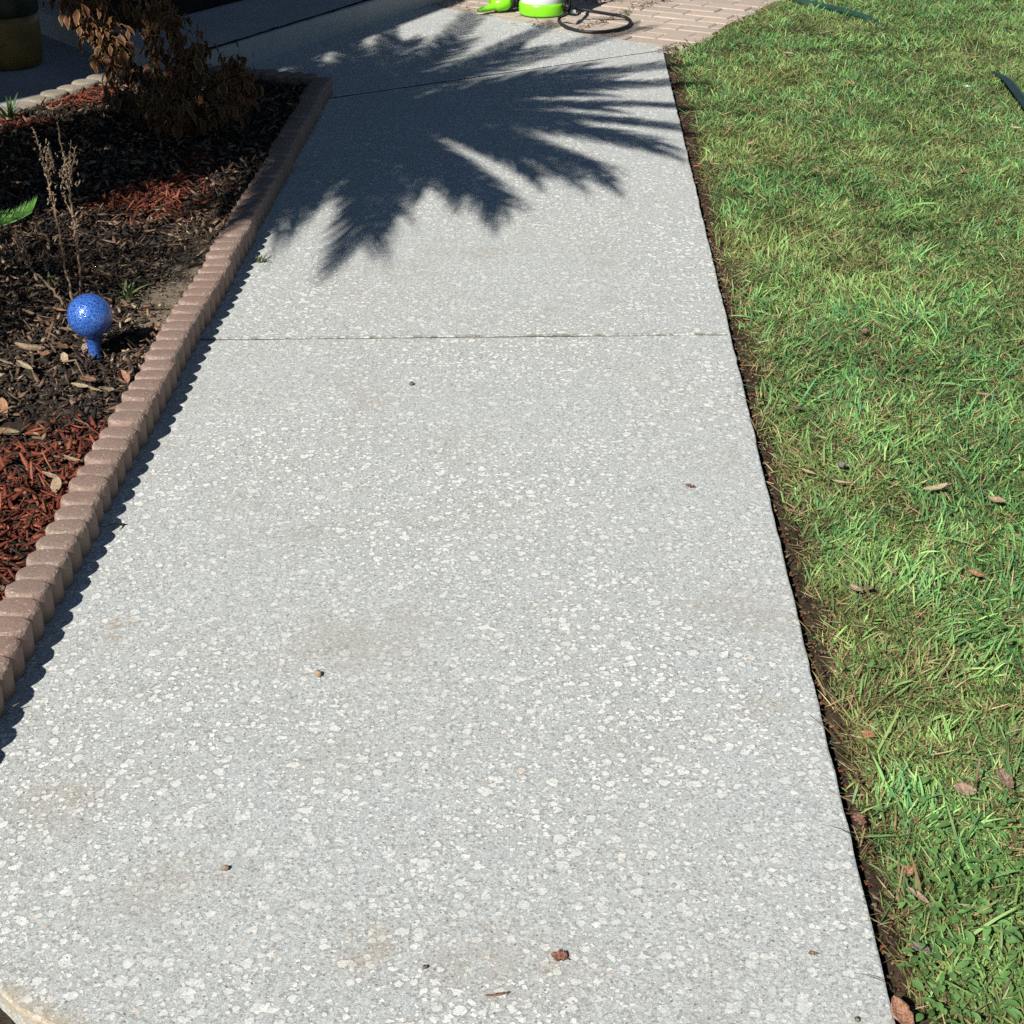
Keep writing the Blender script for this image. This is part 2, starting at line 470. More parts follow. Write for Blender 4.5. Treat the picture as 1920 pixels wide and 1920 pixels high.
def slab(name, poly, top, mat, thick=.10, bev=.0035):
    """cast slab: polygon with a small rounded arris, subdivided edge for a slightly worn line"""
    pts = []
    n = len(poly)
    for i in range(n):
        a, b = Vector(poly[i]).to_2d(), Vector(poly[(i + 1) % n]).to_2d()
        L = (b - a).length; k = max(1, int(L / .03)) if L < 12 else 1
        nrm = Vector((b.y - a.y, a.x - b.x)).normalized()
        for j in range(k):
            p = a.lerp(b, j / k)
            w = 0 if j == 0 else (float(fnoise(p.x * 1.0, p.y, 22, 5)) - .5) * .006
            pts.append(p + nrm * w)
    cen = sum(pts, Vector((0, 0))) / len(pts)
    N = len(pts); verts = []
    def ring(off, z):
        for i in range(N):
            a, p, b = pts[i - 1], pts[i], pts[(i + 1) % N]
            t = (b - a).normalized(); nn = Vector((-t.y, t.x))
            q = p + nn * off
            verts.append((q.x, q.y, z))
    ring(0, top - thick); ring(0, top - bev); ring(bev * .35, top - bev * .3); ring(bev * 1.1, top)
    faces = []
    for r in range(3):
        for i in range(N):
            j = (i + 1) % N
            faces.append((r * N + i, r * N + j, (r + 1) * N + j, (r + 1) * N + i))
    faces.append(tuple(3 * N + i for i in range(N)))
    o = mesh_obj(name, verts, faces, mat)
    return tag(o, kind='structure')

JY = lambda x: WB * (2.5722 + 0.0195 * x / WA) + WC           # shallow joint across the walkway
g_ = .0035
xr = RX(JY(.55))
slab('path', [PW(-1.02, -3), (RX(PW(0, -3)[1]), PW(0, -3)[1]), (xr, JY(xr) - g_), (WA * -.99, JY(WA * -.99) - g_)]
     + WL([(-1.02, 1.25), (-.98, .98), (-.86, .79), (-.775, .715), (-.715, .672), (-.655, .648), (-.615, .60), (-.60, .45), (-.66, 0)]), 0, M['path'])
slab('path', [(WA * -.99, JY(WA * -.99) + g_), (xr, JY(xr) + g_)] + WL([(.7436, 5.326), (-.80, 4.614), (-.86, 4.580)]), 0, M['path'])
PB0, PB1 = (-.60, 6.26), (.757, 5.385)      # walkway / brick boundary (plan)
slab('path', WL([(-.80, 4.640), (.750, 5.350), PB1, (-.478, 6.181), (-1.2, 5.2), (-1.5, 4.9), (-1.3, 4.80), (-.90, 4.73), (-.82, 4.70)]), -.001, M['path'])
slab('porch', WL([(-1.50, 4.76), (-.30, 6.40), (1.8, 9.6), (-6, 9.6), (-6, 9.2), (-2.42, 5.62)]), .10, M['porch'], .25, .012)
slab('porch', WL([(-2.30, 4.20), (-1.80, 4.86), (-1.46, 4.86), (-1.4, 5.0), (-2.2, 5.9), (-6, 9.3), (-6, 4.2)]), -.004, M['porch'], .12)
tag(mesh_obj('joint_sand', [(-.87, JY(-.87) - .02, -.003), (.54, JY(.54) - .02, -.003), (.54, JY(.54) + .02, -.003), (-.87, JY(-.87) + .02, -.003)], [(0, 1, 2, 3)], M['sandsoil']), kind='structure')
tag(mesh_obj('dark_seam', [(*PW(x, y), -.0045) for x, y in ((-.80, 4.59), (.73, 5.29), (.73, 5.37), (-.80, 4.67))], [(0, 1, 2, 3)], M['mat']), kind='structure')  # flush black strip: dirt and shadow inside the seam put into colour

def joint_strip():
    mb = MB(); a, b = Vector(PW(-1.50, 4.76)), Vector(PW(-.30, 6.40)); r_ = random.Random(4); n = 60; vs = []
    t = (b - a).normalized(); nn = Vector((-t.y, t.x))
    for i in range(n + 1):
        p = a.lerp(b, i / n) + nn * (.022 + r_.gauss(0, .0022)); w = .006 + abs(r_.gauss(0, .0035))
        vs += [(*(p - nn * w), .1035), (*(p + nn * w), .1035)]
    mb.add(vs, [(2 * i, 2 * i + 1, 2 * i + 3, 2 * i + 2) for i in range(n)])
    return mb.build('dark_seam', M['mat'])  # thin black line of jagged width along the porch edge
tag(joint_strip(), kind='structure')

# brick patio: running bond laid on the diagonal
def bricks():
    mb = MB(); ang = R(-29); ca, sa = math.cos(ang), math.sin(ang)
    L, W, G = .215, .105, .006
    for j in range(-26, 40):
        for i in range(-16, 26):
            u = i * (L + G) + (j % 2) * (L + G) / 2; v = j * (W + G)
            xn = .61 + u * ca - v * sa; yn = 7.18 + u * sa + v * ca; x, y = O(xn, yn)
            # keep bricks past the walkway line, left of the lawn
            s1 = (x - PB0[0]) * (PB1[1] - PB0[1]) - (y - PB0[1]) * (PB1[0] - PB0[0])
            if s1 > .07 * 1.6: continue
            bx = .80 + (y - 5.27) * .683
            if x > bx + .12 or y > 9.4 or x < -2.0 + (y - 6.2) * .6 - .2 or y < 5.2: continue
            if (x + .3) * 1.0 < (y - 6.40) * .65 - .45: continue
            z = -.003 + random.uniform(-.0025, .002)
            tx, ty = random.uniform(-.006, .006), random.uniform(-.006, .006)
            k = random.uniform(.90, 1.08); wv = random.uniform(-.02, .02)
            col = ((.52 + wv) * k, (.425 + wv * .4) * k, (.345) * k)
            hl, hw, b = L / 2, W / 2, .005
            x, y = xn, yn; vs = []
            for (zz, ins) in ((-.05, 0), (-b, 0), (0, b)):
                for sx, sy in ((-1, -1), (1, -1), (1, 1), (-1, 1)):
                    uu, vv = sx * (hl - ins), sy * (hw - ins)
                    vs.append((x + uu * ca - vv * sa, y + uu * sa + vv * ca, z + zz + uu * tx + vv * ty))
            fs = []
            for r in range(2):
                for q in range(4):
                    q2 = (q + 1) % 4
                    fs.append((r * 4 + q, r * 4 + q2, r * 4 + 4 + q2, r * 4 + 4 + q))
            fs.append((8, 9, 10, 11))
            mb.add(vs, fs, col)
    return mb
tag(bricks().build('brick_patio', M['brick']), kind='structure')
tag(mesh_obj('patio_sand', [(*PW(x, y), -.0115) for x, y in ((-1.2, 6.2), (.9, 5.0), (3.5, 9.5), (1.0, 9.5))], [(0, 1, 2, 3)], M['sandsoil']), kind='structure')

def lawn_left(y):
    """x where the lawn soil begins at this y (walkway edge, then the curved brick edge)"""
    y = (np.asarray(y, dtype=float) - WC) / WB
    a = .5209 + .0418 * y + .004
    b = .80 + (y - 5.27) * .683 - .03 * np.sin((y - 5.27) * 3)
    return WA * np.where(y < 5.30, a, np.where(y < 5.36, np.maximum(a, b), b))
def lawn_z(x, y):
    d = np.clip((x - lawn_left(y)) / .16, 0, 1)
    far = np.clip((np.asarray(y) - PW(0, 5.25)[1]) / .1, 0, 1)
    z = -.019 + .013 * d * d * (3 - 2 * d) + (fnoise(x, y, 5, 3) - .5) * .016 + (fnoise(x, y, 30, 9) - .5) * .012 + far * .014
    return z
def lawn_sheet():
    ys = np.concatenate([np.arange(.0, 9.2, .024), np.arange(9.2, 14, .2)])
    us = np.concatenate([np.arange(0, .4, .012), np.arange(.4, 1.2, .03), np.arange(1.2, 6.01, .15)])
    Y, U = np.meshgrid(ys, us, indexing='ij'); X = lawn_left(Y) + U
    Z = lawn_z(X, Y)
    Z[:, 0] -= .06
    V = np.stack([X, Y, Z], -1).reshape(-1, 3); n, m = Y.shape
    i = np.arange(n - 1)[:, None] * m + np.arange(m - 1)[None, :]
    Fq = np.stack([i, i + 1, i + m + 1, i + m], -1).reshape(-1, 4)
    return mesh_obj('lawn_soil', V, Fq, M['lawnsoil'], smooth=True)
tag(lawn_sheet(), kind='structure')

# planting bed soil
HOLE = at(45, 735)
def bed_z(x, y):
    x = np.asarray(x, dtype=float); y = np.asarray(y, dtype=float)
    z = .014 + (fnoise(x, y, 4, 21) - .5) * .03 + (fnoise(x, y, 16, 23) - .5) * .018
    z = z + .02 * np.clip((-.96 - x) / .45, 0, 1)
    h = np.hypot((x - HOLE[0]) / .15, (y - HOLE[1]) / .10)
    z = z - .035 * np.clip(1 - h, 0, 1)
    return z
def bed_sheet():
    xs = np.arange(-3.2, -.86, .025); ys = np.arange(.3, 5.0, .022)
    X, Y = np.meshgrid(xs, ys); X2, Y2 = PW(X, Y); Z = bed_z(X2, Y2)
    # the porch walk cuts the far left corner of the bed
    sec = (Y - 4.28) * .72 - 2.17
    Z = np.where(X < sec - .02, -.06, Z)
    Z = np.where(Y > 4.80 - (X + .85) * .25, -.06, Z)
    Z = np.where((Y < 1.0) & (X > -1.05), np.minimum(Z, -.03), Z)
    X, Y = np.minimum(X2, EX(Y2) - .03), Y2
    V = np.stack([X, Y, Z], -1).reshape(-1, 3); n, m = Y.shape
    i = np.arange(n - 1)[:, None] * m + np.arange(m - 1)[None, :]
    Fq = np.stack([i, i + 1, i + m + 1, i + m], -1).reshape(-1, 4)
    return mesh_obj('soil', V, Fq, M['bedsoil'], smooth=True)
tag(bed_sheet(), kind='structure')
tag(mesh_obj('soil', [(*PW(x, y), -.035) for x, y in ((-1.3, -.3), (-.5, -.3), (-.5, .9), (-1.3, .9))], [(0, 1, 2, 3)], M['bedsoil']), kind='structure')

# ------------------------------------------------------------------ scalloped edging
def edging_block(name, mat, lobes, pitch, hw, hl, h, deep=.06, seed=0, wob=0.0):
    """a run of overlapping round-topped posts cast in one piece; origin at the middle, local +Y along the row"""
    r_ = random.Random(seed)
    mb = MB(); n = 40
    for k in range(lobes):
        cy = (k - (lobes - 1) / 2) * pitch
        dz = r_.uniform(-.0022 - wob, .0022 + wob); tx = r_.uniform(-.03, .03); ty = -.055 + r_.uniform(-.04, .04)
        rings = [(1.0, -deep), (1.0, h - .009), (.98, h - .0045), (.93, h - .0015), (.80, h + .0008), (.40, h + .0022)]
        vs, fs, cs = [], [], []
        for ri, (s, z) in enumerate(rings):
            for i in range(n):
                a = 2 * math.pi * i / n
                j = 1 + (r_.uniform(-.014, .014) if 1 <= ri <= 3 else 0)
                x = hw * s * j * math.copysign(abs(math.cos(a)) ** .92, math.cos(a)); y = hl * s * j * math.copysign(abs(math.sin(a)) ** .92, math.sin(a))
                zz = z if ri == 0 else z + dz + x * tx + y * ty
                if ri in (2, 3): zz += r_.uniform(-.0012, .0006)
                vs.append((x, cy + y, zz)); cs.append((1 if ri in (2, 3) else .001, 0, 0))
        for ri in range(len(rings) - 1):
            for i in range(n):
                i2 = (i + 1) % n
                fs.append((ri * n + i, ri * n + i2, (ri + 1) * n + i2, (ri + 1) * n + i))
        fs.append(tuple((len(rings) - 1) * n + i for i in range(n)))
        mb.add(vs, fs, cs)
    return mb.build(name, mat)

DIRY = math.atan2(.0418 * WA, WB)
PITCH_E, LOB = .0582, 6
BL = PITCH_E * LOB + .0025
HW_E, HL_E = .0390, .0352
lab_e = ['nearest tan scalloped edging block, cut off by the left frame edge', 'second tan scalloped edging block from the near end, beside the lower red mulch',
         'third tan scalloped edging block from the near end, beside red mulch', 'fourth tan scalloped edging block from the near end, by a standing pointed leaf',
         'fifth tan scalloped edging block from the near end, where red meets dark mulch', 'sixth tan scalloped edging block, beside the rusty curled leaf',
         'seventh tan scalloped edging block, level with the walkway joint', 'eighth tan scalloped edging block, right of the globe and its shadow',
         'ninth tan scalloped edging block, beside the bare sandy soil', 'tan edging block where the first palm shadow crosses the row',
         'half shaded tan edging block beside the sunlit red mulch patch', 'fully shaded tan edging block, next to last before the far corner', 'shaded tan edging block at the far corner of the row']
y0 = PW(0, 4.705)[1]
ys_b = [y0 - BL * (i + .5) for i in range(13)][::-1]
for i, yb in enumerate(ys_b):
    b = edging_block('edging_block', M['edging'], LOB, PITCH_E, HW_E, HL_E, .061, seed=40 + i)
    b.location = (EX(yb) - HW_E + random.uniform(-.003, .003), yb, random.uniform(-.003, .003))
    b.rotation_euler = (random.uniform(-.018, .018), random.uniform(-.035, .035), -DIRY + random.uniform(-.02, .02))
    tag(b, lab_e[i], 'edging block', 'scalloped edging blocks along the walkway')
# short return at the far end of the bed
pa, pb = Vector(PW(-.842, 4.725)), Vector(PW(-1.46, 4.90))
dr = (pb - pa).normalized(); rotz = math.atan2(-dr.x, dr.y)
for i, lab in enumerate(('tan edging block turning the far corner of the mulch bed', 'tan edging block half hidden behind the brown coleus')):
    b = edging_block('edging_block', M['edging'], LOB, PITCH_E, HW_E, HL_E, .050, seed=70 + i)
    c = pa + dr * (BL * (i + .5) + .03)
    b.location = (c.x, c.y, .002); b.rotation_euler = (0, 0, rotz)
    tag(b, lab, 'edging block', 'scalloped edging blocks along the walkway')
# pale weathered row on the porch side of the bed
sa_, sb_ = Vector(PW(-2.115, 4.335)), Vector(PW(-1.80, 4.755))
ds = (sb_ - sa_).normalized(); rotz = math.atan2(-ds.x, ds.y)
P2 = .082; BL2 = P2 * 4 + .004
for i, lab in ((-1, None), (0, 'pale weathered scalloped edging block, sunlit, at the left frame edge'), (1, 'pale weathered scalloped edging block ending under the coleus')):
    b = edging_block('edging_block', M['edging_pale'], 4, P2, .050, .050, .050, seed=80 + i, wob=.004)
    c = sa_ + ds * (BL2 * (i + .5) - .03)
    b.location = (c.x, c.y, .0 + random.uniform(-.004, .004)); b.rotation_euler = (random.uniform(-.02, .02), random.uniform(-.03, .03), rotz + random.uniform(-.02, .02))
    tag(b, lab or 'pale weathered scalloped edging block left of the frame by the porch', 'edging block', 'pale edging blocks along the porch walk')

# ------------------------------------------------------------------ mulch
def chips(n, pts_fn, lmin, lmax, wmin, wmax, pal, name, lift=0.0, tilt=.35):
    xy = pts_fn(n); n = len(xy)
    x, y = xy[:, 0], xy[:, 1]
    L = rng.uniform(0, 1, n) ** 2.2 * (lmax - lmin) + lmin
    W = rng.uniform(wmin, wmax, n) * (0.6 + .4 * L / lmax); T = W * rng.uniform(.2, .5, n)
    a = rng.uniform(0, 2 * np.pi, n); el = rng.normal(0, tilt, n); ro = rng.normal(0, .5, n)
    d = np.stack([np.cos(a) * np.cos(el), np.sin(a) * np.cos(el), np.sin(el)], -1)
    s0 = np.stack([-np.sin(a), np.cos(a), np.zeros(n)], -1); u0 = np.cross(d, s0)
    s = s0 * np.cos(ro)[:, None] + u0 * np.sin(ro)[:, None]; u = np.cross(d, s)
    c = np.stack([x, y, bed_z(x, y) + lift + T * .6 + np.abs(np.sin(el)) * L * .28 + rng.uniform(0, .009, n)], -1)
    V = np.zeros((n, 12, 3))
    # three cross-sections of four corners: pointed-ish ends, slight bow
    bow = rng.normal(0, .12, n) * L; ends = rng.uniform(.15, .8, (n, 2)); sk = rng.normal(0, .15, n) * L
    for k, (t, wf) in enumerate(((-.5, ends[:, 0]), (0.0, np.ones(n)), (.5, ends[:, 1]))):
        cc = c + d * (L * t)[:, None] + u * (bow * (0 if k == 1 else 1) * .5)[:, None]
        for q, (sx, ux) in enumerate(((-1, -1), (1, -1), (1, 1), (-1, 1))):
            V[:, k * 4 + q] = cc + s * (W * .5 * sx * wf + sk * 0)[:, None] + u * (T * .5 * ux * (.5 + .5 * wf))[:, None] + d * (W * .5 * rng.uniform(-.6, .6, n))[:, None]
    quads = []
    for k in range(2):
        for q in range(4):
            q2 = (q + 1) % 4
            quads.append((k * 4 + q, k * 4 + q2, k * 4 + 4 + q2, k * 4 + 4 + q))
    quads += [(3, 2, 1, 0), (8, 9, 10, 11)]
    Fq = (np.array(quads)[None] + (np.arange(n) * 12)[:, None, None]).reshape(-1, 4)
    pal = np.array(pal); ci = rng.integers(0, len(pal), n)
    col = pal[ci] * rng.uniform(.65, 1.3, (n, 1))
    A = np.repeat(col, 12, axis=0)
    o = mesh_obj(name, V.reshape(-1, 3), Fq, M['chip'], A=A)
    return tag(o, kind='stuff')

def in_bed(x, y):
    near = x < EX(y) - .076
    x, y = O(x, y); ok = near & (x > -2.9) & (y > .75) & (y < 4.72 - (x + .85) * .28)
    sec = (y - 4.28) * .72 - 2.115
    ok &= (y < 4.2) | (x > sec + .055)
    return ok
def redness(x, y):
    """where the dyed red mulch still lies on top of the old dark mulch"""
    x, y = O(x, y)
    n = fnoise(x, y, 5, 31) - .5
    nx, ny = O(*at(0, 985)[:2]); r = 1.2 - np.hypot((x - nx) / .32, (y - ny) / .34)
    px, py = O(*at(300, 385)[:2]); r = np.maximum(r, 1.05 - np.hypot((x - px) / .30, (y - py) / .36))
    px, py = O(*at(130, 205)[:2]); r = np.maximum(r, .95 - np.hypot((x - px) / .34, (y - py) / .16))
    px, py = O(*at(10, 262)[:2]); r = np.maximum(r, .9 - np.hypot((x - px) / .4, (y - py) / .12))
    return r + n * 1.1
def bare(x, y):
    x, y = O(x, y)
    px, py = O(*at(345, 540)[:2])
    return 1.15 - np.hypot((x - px) / .13, (y - py) / .42) + (fnoise(x, y, 9, 41) - .5) * .9
def sampler(fn):
    def f(n):
        x = rng.uniform(-2.9, -.88, n * 6); y = rng.uniform(.75, 4.95, n * 6)
        # more of the sampling where the photograph can see the bed
        vis = (x > -.5 * (y * .766 + .964) - .25); x, y = PW(x, y)
        keep = in_bed(x, y) & fn(x, y) & (vis | (rng.uniform(0, 1, n * 6) < .2))
        p = np.stack([x, y], -1)[keep]
        return p[:n]
    return f
DARK = [(.030, .022, .018), (.050, .036, .028), (.020, .017, .015), (.09, .062, .045), (.07, .052, .043), (.035, .030, .028), (.17, .11, .07), (.12, .085, .06), (.24, .16, .10)]
RED = [(.22, .052, .028), (.29, .08, .042), (.17, .038, .022), (.12, .032, .022), (.34, .12, .065), (.07, .028, .02)]
LITTER = [(.30, .19, .11), (.36, .26, .16), (.22, .12, .07), (.17, .10, .065), (.40, .30, .20)]
chips(30000, sampler(lambda x, y: (redness(x, y) < rng.uniform(-.1, .75, len(x))) & (bare(x, y) < rng.uniform(.0, .5, len(x)))), .008, .046, .004, .011, DARK, 'mulch', .0, .45)
chips(14000, sampler(lambda x, y: (redness(x, y) > rng.uniform(.15, .8, len(x))) & (bare(x, y) < .15)), .010, .060, .0035, .010, RED, 'mulch', .004, .42)
chips(2400, sampler(lambda x, y: (redness(x, y) < .6) & (fnoise(x, y, 3, 77) > .40)), .010, .040, .006, .014, LITTER, 'leaf_litter', .010, .5)
chips(12000, sampler(lambda x, y: bare(x, y) > -.05), .003, .018, .001, .005, [(.22, .17, .12), (.16, .12, .085), (.30, .24, .17), (.06, .045, .035)], 'leaf_litter', .001)

# ------------------------------------------------------------------ grass
def blades(n, pts, L, W, tilt, curl, az, col, name, zf=lawn_z, lift=0.0, seg=4):
    x, y = pts[:, 0], pts[:, 1]; n = len(x)
    dA = np.stack([np.cos(az), np.sin(az)], -1)
    p = np.stack([x, y, zf(x, y) + lift], -1)
    side = np.stack([-np.sin(az), np.cos(az), np.zeros(n)], -1)
    tw = rng.normal(0, .5, n)
    V = np.zeros((n, seg * 2, 3)); prof = np.interp(np.linspace(0, 1, seg), [0, .35, .75, 1], [.75, 1, .7, .08])
    for k in range(seg):
        th = np.clip(tilt + curl * k / (seg - 1), 0, 1.9)
        dv = np.stack([dA[:, 0] * np.sin(th), dA[:, 1] * np.sin(th), np.cos(th)], -1)
        up = np.cross(dv, side)
        ss = side * np.cos(tw)[:, None] + up * np.sin(tw)[:, None]
        V[:, 2 * k] = p - ss * (W * .5 * prof[k])[:, None]
        V[:, 2 * k + 1] = p + ss * (W * .5 * prof[k])[:, None]
        p = p + dv * (L / (seg - 1))[:, None]
    q = np.array([(2 * k, 2 * k + 1, 2 * k + 3, 2 * k + 2) for k in range(seg - 1)])
    Fq = (q[None] + (np.arange(n) * seg * 2)[:, None, None]).reshape(-1, 4)
    shade = np.linspace(.9, 1.08, seg)
    A = (col[:, None, None, :] * shade[None, :, None, None] * np.ones((1, 1, 2, 1))).reshape(-1, 3)
    return V.reshape(-1, 3), Fq, A

def lawn_points(n):
    y = rng.uniform(1.05, 9.0, n * 3)
    # denser toward the camera, where single blades are seen
    keep = rng.uniform(0, 1, n * 3) < np.clip(1.3 - y / 11.5, .5, 1)
    y = y[keep]
    u = rng.uniform(0, 1, len(y)) * (.32 * (y * .881 + .71) + .35 - lawn_left(y))
    x = lawn_left(y) + u
    # bare strip beside the walkway, ragged
    d = u - (.008 + .10 * np.clip(fnoise(x, y, 7, 51) - .42, 0, 1) + .03 * (fnoise(x, y, 28, 52) - .5))
    p = np.clip(d / .05, 0, 1)
    keep = (rng.uniform(0, 1, len(y)) < p * (.55 + .55 * fnoise(x, y, 6, 54))) & (u > 0)
    return np.stack([x, y], -1)[keep][:n]

def lawn():
    VV, FF, AA = [], [], []; off = 0
    def put(r):
        nonlocal off
        VV.append(r[0]); FF.append(r[1] + off); AA.append(r[2]); off += len(r[0])
    def pick(n, greens, pts, dryf=.07):
        pal = np.array(greens); c = pal[rng.integers(0, len(pal), n)] * rng.uniform(.6, 1.4, (n, 1))
        yl = np.clip((fnoise(pts[:, 0], pts[:, 1], 3.4, 61) - .46) * 3.0, 0, 1)[:, None] * rng.uniform(.2, 1, (n, 1))
        c = c * (1 - yl * .65) + np.array((.34, .36, .11)) * yl * .65
        c = c * (.35 + 1.3 * fnoise(pts[:, 0], pts[:, 1], 9, 63))[:, None]
        near = pts[:, 0] - lawn_left(pts[:, 1])
        dry = rng.uniform(0, 1, n) < dryf + .55 * np.clip(1 - near / .09, 0, 1)
        c[dry] = np.array((.34, .25, .12)) * rng.uniform(.35, 1.15, (dry.sum(), 1))
        return c
    G = [(.155, .32, .075), (.22, .39, .10), (.085, .21, .06), (.31, .43, .12), (.10, .26, .09), (.165, .33, .10)]
    STR = [(.50, .39, .19), (.40, .29, .14), (.58, .48, .26), (.26, .17, .09), (.17, .11, .06)]
    # straw and thatch lying low
    p = lawn_points(110000); n = len(p)
    sel = rng.uniform(0, 1, n) < (.30 + 1.3 * np.clip(fnoise(p[:, 0], p[:, 1], 3.2, 66) - .38, 0, 1)); p = p[sel]; n = len(p)
    pal = np.array(STR); c = pal[rng.integers(0, len(pal), n)] * rng.uniform(.6, 1.25, (n, 1))
    put(blades(n, p, rng.uniform(.015, .055, n), rng.uniform(.0011, .0026, n), rng.uniform(1.0, 1.6, n), rng.uniform(-.2, .4, n), rng.uniform(0, 6.283, n), c, '', lift=.006))
    # short fine turf
    p = lawn_points(270000); n = len(p)
    az = rng.uniform(0, 6.283, n)
    put(blades(n, p, rng.uniform(.009, .028, n), rng.uniform(.0012, .0027, n), rng.uniform(.2, 1.3, n), rng.uniform(.1, .9, n), az, pick(n, G, p), ''))
    # longer flat blades combed in tufts
    p = lawn_points(56000); n = len(p)
    az = fnoise(p[:, 0], p[:, 1], 8, 71) * 14 + rng.normal(0, .9, n)
    put(blades(n, p, rng.uniform(.020, .052, n), rng.uniform(.0018, .0042, n), rng.uniform(.5, 1.35, n), rng.uniform(.0, .6, n), az, pick(n, [(.13, .30, .085), (.19, .37, .11), (.085, .23, .09), (.27, .42, .14)], p, .04), '', lift=.004, seg=5))
    # a few broad crabgrass leaves near the front
    y = rng.uniform(1.1, 5.0, 2600); x = lawn_left(y) + rng.uniform(.03, 1.5, 2600); cl = fnoise(x, y, 5, 72) > .52; y = y[cl]; x = x[cl]; p = np.stack([x, y], -1); n = len(x)
    az = fnoise(x, y, 4, 73) * 12 + rng.normal(0, .8, n)
    put(blades(n, p, rng.uniform(.045, .095, n), rng.uniform(.0030, .0052, n), rng.uniform(.7, 1.3, n), rng.uniform(.1, .5, n), az, pick(n, [(.16, .34, .10), (.12, .28, .11), (.24, .40, .13)], p, .03), '', lift=.012, seg=6))
    # stray runners leaning over the walkway edge
    y = np.array([at(1700, py)[1] for py in (985, 1035, 1055, 1100, 1170, 1195, 1395, 1410, 1590, 1680, 1735, 1780, 770, 870, 1290, 1500, 1860)] * 2) + rng.normal(0, .015, 34)
    n = len(y); x = RX(y) + rng.uniform(.012, .05, n); p = np.stack([x, y], -1)
    put(blades(n, p, rng.uniform(.05, .105, n), rng.uniform(.0012, .0024, n), rng.uniform(.5, .9, n), rng.uniform(.3, .7, n), np.pi + rng.normal(0, .5, n), pick(n, [(.03, .055, .02), (.05, .07, .025)], p), '', lift=.018, seg=6))
    o = mesh_obj('grass', np.concatenate(VV), np.concatenate(FF), M['grass'], A=np.concatenate(AA))
    return tag(o, 'green lawn with straw thatch right of the walkway', 'grass', kind='stuff')
lawn()

# low broadleaf ground cover mixed into the lawn
def weeds():
    mb = MB()
    spots = [(1800, 1860, 26), (1740, 1810, 22), (1860, 1800, 26), (1780, 1640, 20), (1850, 1580, 22), (1700, 1900, 14), (1890, 1890, 20), (1815, 1750, 18), (1745, 1560, 12), (1890, 1660, 14),
             (1560, 690, 16), (1500, 760, 12), (1600, 600, 10), (1700, 700, 10), (1650, 1250, 8), (1860, 1220, 10), (1480, 340, 14), (1560, 260, 12), (1700, 420, 12), (1850, 480, 14), (1400, 190, 10), (1780, 250, 12)]
    for px, py, n in spots:
        X, Y, _ = at(px, py)
        for i in range(int(n * 2.2)):
            x = X + random.gauss(0, .05); y = Y + random.gauss(0, .05); z = float(lawn_z(x, y)) + random.uniform(.012, .034)
            if x < RX(y) + .035: continue
            l = random.uniform(.010, .024); w = l * random.uniform(.32, .55); a = random.uniform(0, 6.28); e = random.uniform(-.1, .6)
            k = random.uniform(.75, 1.35); c = (.14 * k, .27 * k, .08 * k)
            d = Vector((math.cos(a) * math.cos(e), math.sin(a) * math.cos(e), math.sin(e))); s = Vector((-math.sin(a), math.cos(a), random.uniform(-.3, .3))).normalized(); u = d.cross(s)
            o = Vector((x, y, z)); vs = []
            for t, f in ((0, .12), (.3, .9), (.6, 1), (.85, .55), (1, .05)):
                m = o + d * (l * t) - Vector((0, 0, 1)) * (l * .25 * t * t)
                vs += [m - s * (w * .5 * f) + Vector((0, 0, .18 * w * f)), m, m + s * (w * .5 * f) + Vector((0, 0, .18 * w * f))]
            fs = []
            for q in range(4):
                fs += [(q * 3, q * 3 + 1, q * 3 + 4, q * 3 + 3), (q * 3 + 1, q * 3 + 2, q * 3 + 5, q * 3 + 4)]
            mb.add(vs, fs, c)
    return mb.build('weeds', M['weed'], smooth=True)
tag(weeds(), 'low broadleaf weeds spread through the lawn', 'weeds', kind='stuff')

# crumbs of soil and red bark in the strip between walkway and lawn
def strip_bits():
    n = 2600
    y = rng.uniform(1.1, PW(0, 5.25)[1], n); x = RX(y) + .006 + rng.uniform(0, 1, n) ** 1.4 * .09
    L = rng.uniform(.004, .018, n); W = rng.uniform(.002, .006, n); a = rng.uniform(0, 6.28, n)
    d = np.stack([np.cos(a), np.sin(a), rng.normal(0, .25, n)], -1); s = np.stack([-np.sin(a), np.cos(a), rng.normal(0, .3, n)], -1); u = np.cross(d, s)
    c = np.stack([x, y, lawn_z(x, y) + .003], -1)
    V = np.zeros((n, 8, 3)); k = 0
    for dz in (-1, 1):
        for sx, sy in ((-1, -1), (1, -1), (1, 1), (-1, 1)):
            V[:, k] = c + d * (L * .5 * sx * rng.uniform(.5, 1, n))[:, None] + s * (W * .5 * sy * rng.uniform(.5, 1, n))[:, None] + u * (W * .25 * dz)[:, None]; k += 1
    q = np.array([(3, 2, 1, 0), (4, 5, 6, 7), (0, 1, 5, 4), (1, 2, 6, 5), (2, 3, 7, 6), (3, 0, 4, 7)])
    Fq = (q[None] + (np.arange(n) * 8)[:, None, None]).reshape(-1, 4)
    pal = np.array([(.10, .07, .045), (.14, .10, .06), (.06, .04, .03), (.20, .15, .09), (.20, .055, .03), (.24, .17, .10)])
    col = pal[rng.integers(0, len(pal), n)] * rng.uniform(.7, 1.2, (n, 1))
    return tag(mesh_obj('debris', V.reshape(-1, 3), Fq, M['chip'], A=np.repeat(col, 8, 0)), 'soil crumbs and bark bits in the strip between walkway and lawn', 'debris', kind='stuff')
strip_bits()

